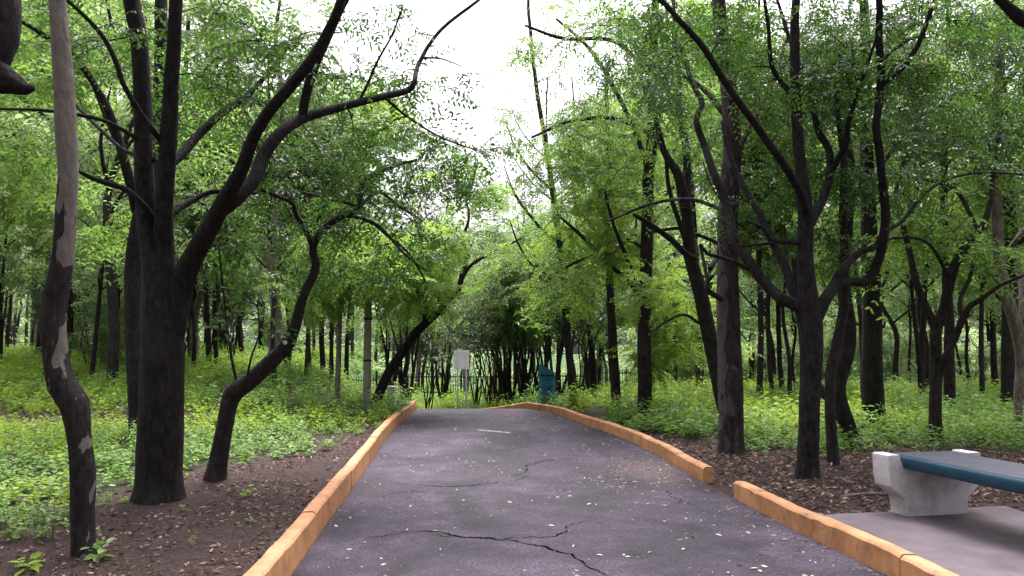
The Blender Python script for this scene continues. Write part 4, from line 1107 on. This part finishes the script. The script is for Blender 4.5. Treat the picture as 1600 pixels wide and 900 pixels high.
# mid distance trunks on both sides (own outlines, simple crowns)
mid = [
    ((1096, 618), 7.5, -22, 'bark_flaky', 'pale mottled trunk behind the slanting one on the right'),
    ((1041, 612), 6.5, 0, 'bark_mid', 'short looking brown trunk between the straight dark trunk and the slanting one'),
    ((1073, 610), 4.0, -6, 'bark_dark', 'narrow dark trunk beside the pale mottled one'),
    ((1187, 624), 5.0, -3, 'bark_mid', 'brown pole like trunk first to the right of the flaky barked tree'),
    ((1207, 622), 4.0, -14, 'bark_mid', 'thin leaning trunk second to the right of the flaky barked tree'),
    ((1222, 620), 4.2, -8, 'bark_dark', 'thin forked trunk left of the many stemmed tree'),
    ((1348, 640), 3.6, -16, 'bark_mid', 'thin wavy trunk seen between the bent trunk and the thickest one'),
    ((1440, 622), 5.0, 3, 'bark_mid', 'grey brown trunk left of the fan limbed tree'),
    ((1483, 645), 8.5, -4, 'bark_mid', 'broad brown trunk just behind the fan limbed tree'),
    ((1579, 650), 13.0, -6, 'bark_mid', 'broad conifer trunk near the right edge'),
    ((1535, 628), 4.0, 4, 'bark_mid', 'thin trunk between the fan limbed tree and the broad conifer'),
    ((898, 634), 6.5, -38, 'bark_mid', 'grey leaning tree just right of the litter bin'),
    ((928, 632), 3.4, -28, 'bark_dark', 'thin crooked trunk right of the grey leaning tree'),
    ((875, 634), 3.6, -12, 'bark_dark', 'thin dark trunk immediately behind the litter bin'),
    ((55, 542), 8.0, 18, 'bark_pale', 'pale leaning trunk in the left woods behind the sinuous tree'),
    ((302, 574), 7.5, -6, 'bark_dark', 'dark trunk just right of the broad dividing tree'),
    ((326, 578), 4.5, -2, 'bark_mid', 'narrow trunk second to the right of the broad dividing tree'),
    ((338, 578), 3.8, 4, 'bark_dark', 'narrow dark trunk third to the right of the broad dividing tree'),
    ((478, 596), 3.4, 4, 'bark_mid', 'thin trunk right of the crooked leaning tree'),
    ((505, 592), 4.4, -10, 'bark_dark', 'dark trunk in front of the low red brick wall'),
    ((518, 600), 3.6, 4, 'bark_dark', 'dark narrow trunk next to the pale sapling'),
    ((541, 598), 3.8, 12, 'bark_dark', 'dark trunk between the pale sapling and the concrete post'),
    ((162, 560), 5.0, 10, 'bark_mid', 'thin trunk between the sinuous tree and the broad dividing tree'),
    ((186, 562), 4.2, -10, 'bark_dark', 'dark thin trunk close left of the half hidden straight trunk'),
    ((14, 540), 5.5, 6, 'bark_dark', 'dark trunk at the far left edge of the woods'),
]
rs_m = np.random.default_rng(5)
for (b, hw, lean, bark, label) in mid:
    x, y = b; st = []
    top = -40 if hw > 4.5 else 120
    h = y - top
    ph = rs_m.uniform(0, 6.28)
    for k, u in enumerate(np.linspace(0, 1, 9)):
        st.append((x + lean * u * (h / 350.0) + math.sin(ph + u * 7) * 7 * u ** .5, y - u * h, hw * (1.0 - .65 * u)))
    stems = [st]
    for lb in range(5):
        u0 = rs_m.uniform(.28, .85); i0 = int(u0 * 8); s0 = st[i0]; sg = 1 if (lb % 2) else -1
        L_ = rs_m.uniform(60, 110) * (1.1 - u0 * .5)
        dd = rs_m.uniform(-.8, .8)
        stems.append([(s0[0], s0[1], hw * .38), (s0[0] + sg * L_ * .4, s0[1] - L_ * .35, hw * .32, dd * .4), (s0[0] + sg * L_ * .8, s0[1] - L_ * .9, hw * .24, dd), (s0[0] + sg * L_, s0[1] - L_ * 1.4, hw * .14, dd * 1.4)])
    kind, lm = [('ash', 'leaf_mid'), ('fern', 'leaf_bright'), ('big', 'leaf_grey'), ('big', 'leaf_mid')][int(rs_m.integers(0, 4))]
    xc = x + lean * .6
    blobs = [(xc - 20, top + h * .35, 80, h * .17, 0, 1.8, 1.3), (xc + 30, top + h * .18, 90, h * .16, 0, 1.8, 1.4), (xc, top + h * .55, 75, h * .12, .3, 1.6, 1.1)]
    if 640 < x < 760: blobs = blobs[:1]
    if 860 < x < 940: blobs = [(x - 25, 470, 60, 45, 0, 1.6, 1.6), (x, 400, 60, 50, 0, 1.6, 1.4)]
    traced_tree('tree', label, stems, bark, [(kind, lm, 1.35, blobs)], flare=0.15, sides=14)

# ------------------------------------------------------------------ woodland prototypes (built once, then copied)
def wood_proto(seed, height, crown_lo, spread, kind, lmat, bark, n_spr, scale, r0=0.13, multi=1):
    rs = np.random.default_rng(seed)
    root = empty('tree', (0, 0, 0), 'x', 'tree')
    nodes, nr = [], []
    mbt = MB()
    for s in range(multi):
        az = rs.uniform(0, 6.28); lean = rs.uniform(.02, .10) if multi == 1 else rs.uniform(.08, .42)
        P = []
        for u in np.linspace(0, 1, 7):
            w = 0.16 * height / 8
            P.append([math.cos(az) * lean * u * height * .6 + w * rs.normal() * u ** .5, math.sin(az) * lean * u * height * .6 + w * rs.normal() * u ** .5, -0.2 + u * height * (.9 if multi == 1 else .8), r0 * (1 - .8 * u) * (1 if multi == 1 else .45)])
        C = catmull(P, .14); tube(mbt, C[:, :3], np.clip(C[:, 3], .01, 1), 10, rough=.08, flare=.25 if multi == 1 else 0, seed=seed)
        nodes.append(C[len(C) // 4::2, :3]); nr.append(C[len(C) // 4::2, 3])
    mbt.build('trunk', M[bark], root, smooth=True)
    main = nodes[0]
    for l in range(6 if multi == 1 else 3):
        mbl = MB()
        i0 = int(rs.uniform(.15, .8) * len(main)); b = main[i0]; az = rs.uniform(0, 6.28); L_ = rs.uniform(.5, 1) * spread
        P = [np.r_[b, .05], np.r_[b + [math.cos(az) * L_ * .4, math.sin(az) * L_ * .4, L_ * .35], .038], np.r_[b + [math.cos(az + .2) * L_, math.sin(az + .2) * L_, L_ * rs.uniform(.6, 1.1)], .015]]
        C = catmull(P, .15); tube(mbl, C[:, :3], C[:, 3] * r0 / .13, 7, rough=.05, seed=seed + l)
        nodes.append(C[:, :3]); nr.append(C[:, 3])
        mbl.build('limb', M[bark], root, smooth=True)
    nodes = np.vstack(nodes); nr = np.concatenate(nr)
    att = []
    ctr = [(rs.uniform(-.6, .6) * spread, rs.uniform(-.6, .6) * spread, rs.uniform(crown_lo, height), rs.uniform(.45, .8)) for _ in range(13)]
    while len(att) < n_spr:
        c = ctr[int(rs.integers(0, len(ctr)))]; u = rs.normal(0, 1, 3); u /= np.linalg.norm(u); u *= rs.random() ** .4
        att.append([c[0] + u[0] * c[3] * spread * .75, c[1] + u[1] * c[3] * spread * .75, max(crown_lo * .8, c[2] + u[2] * c[3] * 1.2)])
    att = np.array(att)
    P, R, dirs = grow_twigs(nodes, nr, att, rs)
    mb = MB(); tubes_batch(mb, P, R * 1.2, 3); tag(mb.build('twigs', M['bark_dark'], root), kind='stuff')
    mb = MB(); place_sprays(mb, kind, att, dirs, scale * rs.uniform(.8, 1.25, len(att)), rs=rs)
    mb.build('crown', [M[lmat], M['twig']], root)
    return root

protos = [
    wood_proto(1, 11, 3.8, 2.6, 'big', 'leaf_mid', 'bark_mid', 200, 1.35),
    wood_proto(2, 12, 3.6, 2.4, 'ash', 'leaf_mid', 'bark_dark', 250, 1.4),
    wood_proto(3, 10, 3.2, 2.8, 'big', 'leaf_grey', 'bark_mid', 220, 1.25),
    wood_proto(4, 13, 4.0, 2.8, 'fern', 'leaf_bright', 'bark_dark', 190, 1.6),
    wood_proto(5, 13, 5.0, 2.2, 'big', 'leaf_grey', 'bark_pale', 200, 1.3, r0=.16),
    wood_proto(6, 6.5, 1.8, 2.2, 'big', 'leaf_grey', 'bark_dark', 190, 1.1, r0=.09),
    wood_proto(7, 9, 3.0, 1.3, 'ash', 'leaf_grey', 'bark_dark', 80, 1.1, r0=.065),
]
shrubs = [
    wood_proto(21, 5.6, 3.0, 1.9, 'alt', 'leaf_mid', 'bark_dark', 150, 1.4, r0=.13, multi=6),
    wood_proto(22, 5.0, 2.7, 1.7, 'big', 'leaf_dull', 'bark_mid', 170, 1.1, r0=.065, multi=6),
    wood_proto(23, 3.2, .7, 1.6, 'ash', 'leaf_grey', 'bark_dark', 190, 1.2, r0=.10, multi=5),
]
used = set()
def put(proto, x, y, label, group, s=None, rs=rs_m, name=None):
    z = float(ground_z(x, y)); rz = rs.uniform(0, 6.28); sc = s or rs.uniform(.85, 1.2)
    S = (sc, sc, sc * rs.uniform(.92, 1.1))
    if proto.name not in used:
        used.add(proto.name); proto.location = (x, y, z); proto.rotation_euler = (0, 0, rz); proto.scale = S
        proto['label'] = label; proto['group'] = group; return proto
    return copy_tree(proto, (x, y, z), rz, S, label, group)

def scatter(n, region, mind, rs, accept):
    pts = []; tries = 0
    while len(pts) < n and tries < 20000:
        tries += 1
        x = rs.uniform(*region[0]); y = rs.uniform(*region[1])
        if not accept(x, y): continue
        if any((x - a) ** 2 + (y - b) ** 2 < mind ** 2 for a, b in pts): continue
        pts.append((x, y))
    return pts
rs_w = np.random.default_rng(17)
MARKS = [(-60, 'the left edge'), (60, 'the sinuous peeling tree'), (170, 'the half hidden straight trunk'), (270, 'the broad dividing tree'), (390, 'the crooked leaning tree'), (500, 'the pale sapling'), (600, 'the concrete post'),
         (721, 'the white sign'), (855, 'the litter bin'), (940, 'the slim kerbside trunk'), (1010, 'the straight kerbside trunk'), (1080, 'the slanting dark trunk'), (1143, 'the flaky barked tree'),
         (1210, 'the brown pole like trunk'), (1265, 'the many stemmed tree'), (1325, 'the bent dark trunk'), (1370, 'the thickest straight trunk'), (1463, 'the fan limbed tree'), (1540, 'the bench end'), (1600, 'the rightmost slim tree'), (1720, 'the right edge')]
def describe(look, x, y):
    c = 800 + F * x / y
    mx, m = min(MARKS, key=lambda a: abs(a[0] - c))
    rel = 'left of' if c < mx - 14 else ('right of' if c > mx + 14 else 'behind')
    dist = 'not far back' if y < 26 else ('well back' if y < 34 else ('far back' if y < 44 else 'very far back'))
    return look + ' ' + dist + ' ' + rel + ' ' + m
LOOK = ['slender green crowned tree', 'tall dark stemmed tree', 'grey green broad crowned tree', 'feathery bright green tree', 'pale trunked tree', 'short grey green tree', 'thin dark pole like tree']
def col_of(x, y): return 800 + F * x / y
L_ok = lambda x, y: x < pathL(y) - 2.5 and col_of(x, y) > -150 and col_of(x, y) < 640 and not (y < 24 and col_of(x, y) > 560)
R_ok = lambda x, y: x > pathR(y) + 3 and 900 < col_of(x, y) < 1760
for i, (x, y) in enumerate(scatter(44, ((-40, 0), (19, 60)), 2.4, rs_w, L_ok)):
    k = int(rs_w.integers(0, 6))
    put(protos[k], x, y, describe(LOOK[k], x, y), 'trees of the left background woods')
for i, (x, y) in enumerate(scatter(50, ((3, 48), (20, 62)), 2.5, rs_w, R_ok)):
    k = int(rs_w.choice([0, 1, 2, 3, 4, 5, 2, 4]))
    put(protos[k], x, y, describe(LOOK[k], x, y), 'trees of the right background woods')
# beyond the fence and around the path end
C_ok = lambda x, y: 600 < col_of(x, y) < 960
for i, (x, y) in enumerate(scatter(14, ((-14, 10), (47, 58)), 2.6, rs_w, C_ok)):
    k = int(rs_w.choice([0, 4]))
    put(protos[k], x, y, describe(LOOK[k] + ' past the fence,', x, y), 'trees beyond the iron fence', s=rs_w.uniform(1.0, 1.2))
for (px, y, k, s) in [(668, 26, 1, .9), (640, 24, 0, 1.05), (745, 30, 1, 1.05), (775, 26, 1, 1.1), (800, 28.5, 0, 1.2), (820, 25, 0, 1.05), (838, 31, 1, 1.2), (868, 24.5, 0, 1.15), (905, 27, 1, 1.3), (615, 28, 0, 1.2), (785, 36, 0, 1.3), (850, 38, 0, 1.4), (690, 36, 0, 1.1), (765, 33, 1, 1.3), (825, 30, 1, 1.3)]:
    put(shrubs[k], (px - 800) / F * y, y, describe('many stemmed bushy tree in the thicket', (px - 800) / F * y, y), 'bushy trees around the path end', s=s * .95)
for i, (x, y) in enumerate(scatter(36, ((-36, -1), (18, 46)), 1.8, rs_w, L_ok)):
    put(protos[6], x, y, describe(LOOK[6], x, y), 'thin trunks of the left woods')
for i, (x, y) in enumerate(scatter(40, ((3, 44), (19, 50)), 1.8, rs_w, R_ok)):
    put(protos[6], x, y, describe(LOOK[6], x, y), 'thin trunks of the right woods')
for i, (x, y) in enumerate(scatter(26, ((-36, -5), (24, 48)), 2.2, rs_w, L_ok)):
    put(shrubs[int(rs_w.integers(1, 3))], x, y, describe('low grey green bush', x, y), 'bushes of the left woods', s=rs_w.uniform(.7, 1.0))
for i, (x, y) in enumerate(scatter(26, ((5, 40), (30, 56)), 2.4, rs_w, R_ok)):
    put(shrubs[2], x, y, describe('low grey green bush', x, y), 'bushes of the right woods', s=rs_w.uniform(.7, 1.0))

# unseen trees added around and behind the viewer, closing the canopy against sky light
for (x, y, k, s) in [(-5.5, -3.5, 0, 1.1), (5.2, -2.5, 1, 1.1), (-3.8, -8.5, 2, 1.2), (4.6, -8.0, 0, 1.1), (0.3, -13, 2, 1.3), (-9, 1.5, 1, 1.1), (9.5, 3.0, 0, 1.1), (-10, -7, 1, 1.1), (10, -6, 2, 1.2), (-14, 6, 2, 1.1), (13.5, 8, 2, 1.1), (7.5, 1.0, 2, 1.0), (-6, -15, 0, 1.2), (7, -15, 1, 1.2)]:
    put(protos[k], x, y, LOOK[k] + ' beside the near end of the path, outside the photograph', 'unseen trees around the near end of the path', s=s)

# far woods: one mass nobody could count
def far_woods():
    rs = np.random.default_rng(44); mb = MB()
    n = 5200
    x = rs.uniform(-75, 75, n); y = rs.uniform(66, 84, n)
    z = ground_z(x, y) + rs.random(n) ** 1.7 * np.interp(np.abs(x), [0, 14, 30, 75], [5, 6, 7.5, 8])
    keep = (fbm(x * .25, z * .4, 5, 2) > .36) & ~((x > -14) & (x < 10) & (z > ground_z(x, y) + 2.2) & (rs.random(n) < .6))
    pos = np.c_[x, y, z][keep]
    d = rs.normal(0, 1, (len(pos), 3))
    place_sprays(mb, 'big', pos, d, rs.uniform(2.4, 3.8, len(pos)), rs=rs)
    for k in range(90):
        xx, yy = rs.uniform(-75, 75), rs.uniform(64, 82); zz = float(ground_z(xx, yy)); h = rs.uniform(6, 11)
        tube(mb, [(xx, yy, zz - .3), (xx + rs.normal() * .3, yy, zz + h / 2), (xx + rs.normal() * .6, yy, zz + h)], [.17, .12, .05], 6, mat=1)
    o = mb.build('far_woods', [M['leaf_grey'], M['bark_mid']])
    tag(o, 'mass of distant grey green woodland closing the view', 'woodland', kind='stuff')
far_woods()

# ------------------------------------------------------------------ undergrowth and litter
def plant_proto(seed, h, n, LL, WW):
    rs = np.random.default_rng(seed); V, Q, Mt, c = [], [], [], 0
    for s in range(3):
        az = rs.uniform(0, 6.28); ln = rs.uniform(.1, .45)
        t = np.linspace(0, 1, 4); hh = h * rs.uniform(.6, 1.1)
        P = np.c_[math.cos(az) * ln * h * t ** 1.5, math.sin(az) * ln * h * t ** 1.5, hh * t - .03]
        m = MB(); tubes_batch(m, P[None], (0.003 * (1.2 - t))[None], 3)
        V.append(m.v[0]); Q.append(m.q[0] + c); Mt.append(np.zeros(len(m.q[0]))); c += len(m.v[0])
        for k in range(n):
            u = .3 + .7 * (k + 1) / n; base = np.array([np.interp(u, t, P[:, a]) for a in range(3)])
            a = k * 2.4 + rs.normal(0, .3) + az; el = rs.normal(.05, .25)
            x = np.array([math.cos(a) * math.cos(el), math.sin(a) * math.cos(el), math.sin(el)])
            z = np.array([0, 0, 1.0]) + rs.normal(0, .3, 3); y = np.cross(z, x); y /= np.linalg.norm(y); z = np.cross(x, y)
            lv = leaf_verts(1, LL * (1.15 - .4 * u), WW * (1.15 - .4 * u), rs)[0]
            V.append(lv @ np.stack([x, y, z]) + base + x * .012); Q.append(LQ + c); Mt.append(np.zeros(2)); c += 6
    return np.vstack(V), np.vstack(Q), np.concatenate(Mt)
PL = [plant_proto(i, .24, 6, .075, .048) for i in range(4)] + [plant_proto(10 + i, .34, 8, .06, .028) for i in range(3)] + [plant_proto(20 + i, .16, 4, .065, .05) for i in range(3)] + [plant_proto(30, .36, 7, .08, .035), plant_proto(31, .2, 14, .11, .012), plant_proto(32, .3, 5, .11, .075)]

def cover(xr, yr, per_m2, rs, scale_fn, sel, which=None):
    n = int((xr[1] - xr[0]) * (yr[1] - yr[0]) * per_m2)
    x = rs.uniform(*xr, n); y = rs.uniform(*yr, n)
    m = cover_mask(x, y); k = (rs.random(n) < m ** 1.3) & sel(x, y)
    x, y = x[k], y[k]; z = ground_z(x, y)
    s = scale_fn(x, y, rs) * np.where(m[k] < .2, .45, 1.0)
    az = rs.uniform(0, 6.28, len(x)); w = rs.integers(0, len(PL), len(x))
    hgt = .6 + .9 * fbm(x * .8, y * .8, 55, 2)
    cool = fbm(x * .35 + 9, y * .35, 66, 2) + rs.normal(0, .05, len(x)) + np.where((x < 0) & (y < 11.5), .14, 0) > .54
    mb = MB()
    for i, (v, q, mm) in enumerate(PL):
        for cf in (False, True):
            idx = np.where((w == i) & (cool == cf))[0]
            if not len(idx): continue
            ca, sa = np.cos(az[idx]), np.sin(az[idx]); S = s[idx]
            vx = (v[None, :, 0] * ca[:, None] - v[None, :, 1] * sa[:, None]) * S[:, None] + x[idx][:, None]
            vy = (v[None, :, 0] * sa[:, None] + v[None, :, 1] * ca[:, None]) * S[:, None] + y[idx][:, None]
            vz = v[None, :, 2] * (S * hgt[idx])[:, None] + z[idx][:, None]
            mb.add(np.stack([vx, vy, vz], -1).reshape(-1, 3), (q[None] + (np.arange(len(idx)) * len(v))[:, None, None]).reshape(-1, 4), int(cf))
    return mb
rs_c = np.random.default_rng(8)
vis = lambda x, y: (np.abs(x) < y * 0.75 + 1.5)
g = cover((-16, -1.5), (4.0, 14), 34, rs_c, lambda x, y, r: r.uniform(.5, 1.15, len(x)), vis)
tag(g.build('undergrowth', [M['herb'], M['herb_cool']]), 'low leafy ground cover near the camera on the left', 'ground cover', kind='stuff')
g = cover((-32, -1.5), (14, 40), 14, rs_c, lambda x, y, r: r.uniform(.9, 1.6, len(x)) * (1 + (y - 14) * .022), lambda x, y: vis(x, y) & ~((y < 15.5) & (x > -1)))
tag(g.build('undergrowth', [M['herb'], M['herb_cool']]), 'bright green leafy undergrowth spreading under the left trees', 'ground cover', kind='stuff')
g = cover((1, 14), (9, 16), 26, rs_c, lambda x, y, r: r.uniform(1.0, 1.8, len(x)) * np.interp(y, [10, 12], [.6, 1.0]), vis)
tag(g.build('undergrowth', [M['herb'], M['herb_cool']]), 'knee high leafy undergrowth just behind the right verge and bench', 'ground cover', kind='stuff')
g = cover((0, 40), (16, 50), 9, rs_c, lambda x, y, r: r.uniform(1.1, 1.9, len(x)) * (1 + (y - 16) * .02), vis)
tag(g.build('undergrowth', [M['herb'], M['herb_cool']]), 'bright green leafy undergrowth spreading under the right trees', 'ground cover', kind='stuff')
g = cover((-12, 8), (21.5, 60), 4, rs_c, lambda x, y, r: r.uniform(1.2, 1.8, len(x)), lambda x, y: (x < pathL(y)) | (x > pathR(y)))
tag(g.build('undergrowth', [M['herb_cool'], M['herb']]), 'leafy ground cover sloping down to the fence beyond the crest', 'ground cover', kind='stuff')

g = cover((-42, -6), (39, 72), 4, rs_c, lambda x, y, r: r.uniform(1.8, 3.0, len(x)), vis)
tag(g.build('undergrowth', [M['herb_cool'], M['herb']]), 'distant leafy ground cover on the bank beyond the left woods', 'ground cover', kind='stuff')

def litter(n, xr, yr, size, rs, dens, zf, mat, name, label, lift=.006, flat=.35):
    x = rs.uniform(*xr, n); y = rs.uniform(*yr, n)
    k = rs.random(n) < dens(x, y); x, y = x[k], y[k]; n = len(x)
    lv = leaf_verts(n, size, size * .45, rs) * rs.uniform(.5, 1.3, n)[:, None, None]
    az = rs.uniform(0, 6.28, n); d = np.c_[np.cos(az), np.sin(az), rs.normal(0, flat * .5, n)]; d /= np.linalg.norm(d, axis=1, keepdims=True)
    up = np.c_[rs.normal(0, flat, (n, 2)), np.ones(n)]; yv = np.cross(up, d); yv /= np.linalg.norm(yv, axis=1, keepdims=True); zv = np.cross(d, yv)
    V = np.einsum('nvi,nij->nvj', lv, np.stack([d, yv, zv], 1)) + np.c_[x, y, zf(x, y) + lift][:, None]
    Q = LQ[None] + (np.arange(n) * 6)[:, None, None]
    mb = MB(); mb.add(V.reshape(-1, 3), Q.reshape(-1, 4)); o = mb.build(name, mat)
    tag(o, label, 'fallen leaves', kind='stuff')
rs_l = np.random.default_rng(3)
outL = lambda x, y: (x < pathL(y) - .15) * (1 - .75 * cover_mask(x, y)) * (.25 + .75 * (fbm(x * .9, y * .9, 13, 2) > .45))
outR = lambda x, y: (x > pathR(y) + .15) * (1 - .7 * cover_mask(x, y)) * ~((x > 2.5) & (x < 4.3) & (y < 6.5))
litter(30000, (-10, -1.4), (3.5, 18), .05, rs_l, outL, ground_z, M['litter'], 'fallen_leaves', 'brown fallen leaves on the bare soil left of the path', .010, .5)
litter(26000, (1.2, 11), (5.5, 13), .06, rs_l, outR, ground_z, M['litter'], 'fallen_leaves', 'thick brown leaf litter around the bench and right hand trunks', .012, .5)
inP = lambda x, y: ((x > pathL(y) + .02) & (x < pathR(y) - .02)) * (.35 + .65 * (fbm(x * 1.1, y * .8, 71, 2) > .5)) * (.45 + .9 * sstep(.2, 1.9, x))
litter(2600, (-2.6, 2.9), (3.8, 19), .048, rs_l, inP, path_z, M['flake'], 'fallen_leaves', 'small pale dry leaves scattered over the asphalt path', .010, .15)
litter(2600, (-2.6, 2.9), (3.8, 16), .016, rs_l, inP, path_z, M['flake'], 'leaf_crumbs', 'fine pale leaf crumbs strewn across the path', .008, .1)
litter(500, (.8, 2.3), (8.2, 11.5), .03, rs_l, inP, path_z, M['flake'], 'leaf_crumbs', 'tan leaf crumbs gathered on the worn patch by the kerb gap', .008, .1)

def seedling(px, py, h, n, LL, label, lmat='herb', D=None):
    D = ground_hit(px, py); p = pix(px, py, D); p[2] = float(ground_z(p[0], p[1]))
    root = empty('seedling', p, label, 'plant')
    v, q, mm = plant_proto(int(px), h, n, LL, LL * .52)
    mb = MB(); mb.add(v, q, 0); mb.build('foliage', M[lmat], root)
seedling(150, 880, .16, 5, .10, 'low broad leaved seedling at the foot of the sinuous peeling tree', 'herb_cool')
seedling(252, 783, .13, 3, .09, 'little seedling at the foot of the broad dividing tree', 'herb_cool')
seedling(385, 778, .12, 3, .09, 'small seedling alone on the bare soil left of the kerb')
seedling(1000, 664, .5, 6, .13, 'upright grey leaved seedling beside the far right kerb', 'herb_cool')
seedling(40, 895, .10, 4, .10, 'yellow green seedling in the bottom left corner')

def dead_branch():
    D = ground_hit(1350, 780); p = pix(1345, 779, D)
    a, b = pix(1318, 779, D), pix(1390, 783, D - .05)
    a[2] = float(ground_z(a[0], a[1])) + .03; b[2] = float(ground_z(b[0], b[1])) + .03
    mb = MB(); tube(mb, catmull([a, (a + b) / 2 + [0, 0, .012], b], .03), np.full(len(catmull([a, (a + b) / 2, b], .03)), .014), 8, rough=.08)
    o = mb.build('fallen_branch', M['bark_pale'], smooth=True); tag(o, 'short brown fallen stick in the litter beside the bench foot', 'branch')
dead_branch()

edgeP = lambda x, y: ((x > pathL(y) + .01) & (x < pathR(y) - .01)) * (np.exp(-(x - pathL(y)) / .09) * .8 + np.exp(-(pathR(y) - x) / .16) * .8)
litter(9000, (-2.6, 2.9), (3.6, 19), .032, rs_l, edgeP, path_z, M['litter'], 'fallen_leaves', 'thin line of dead leaves caught against the kerbs', .012, .35)
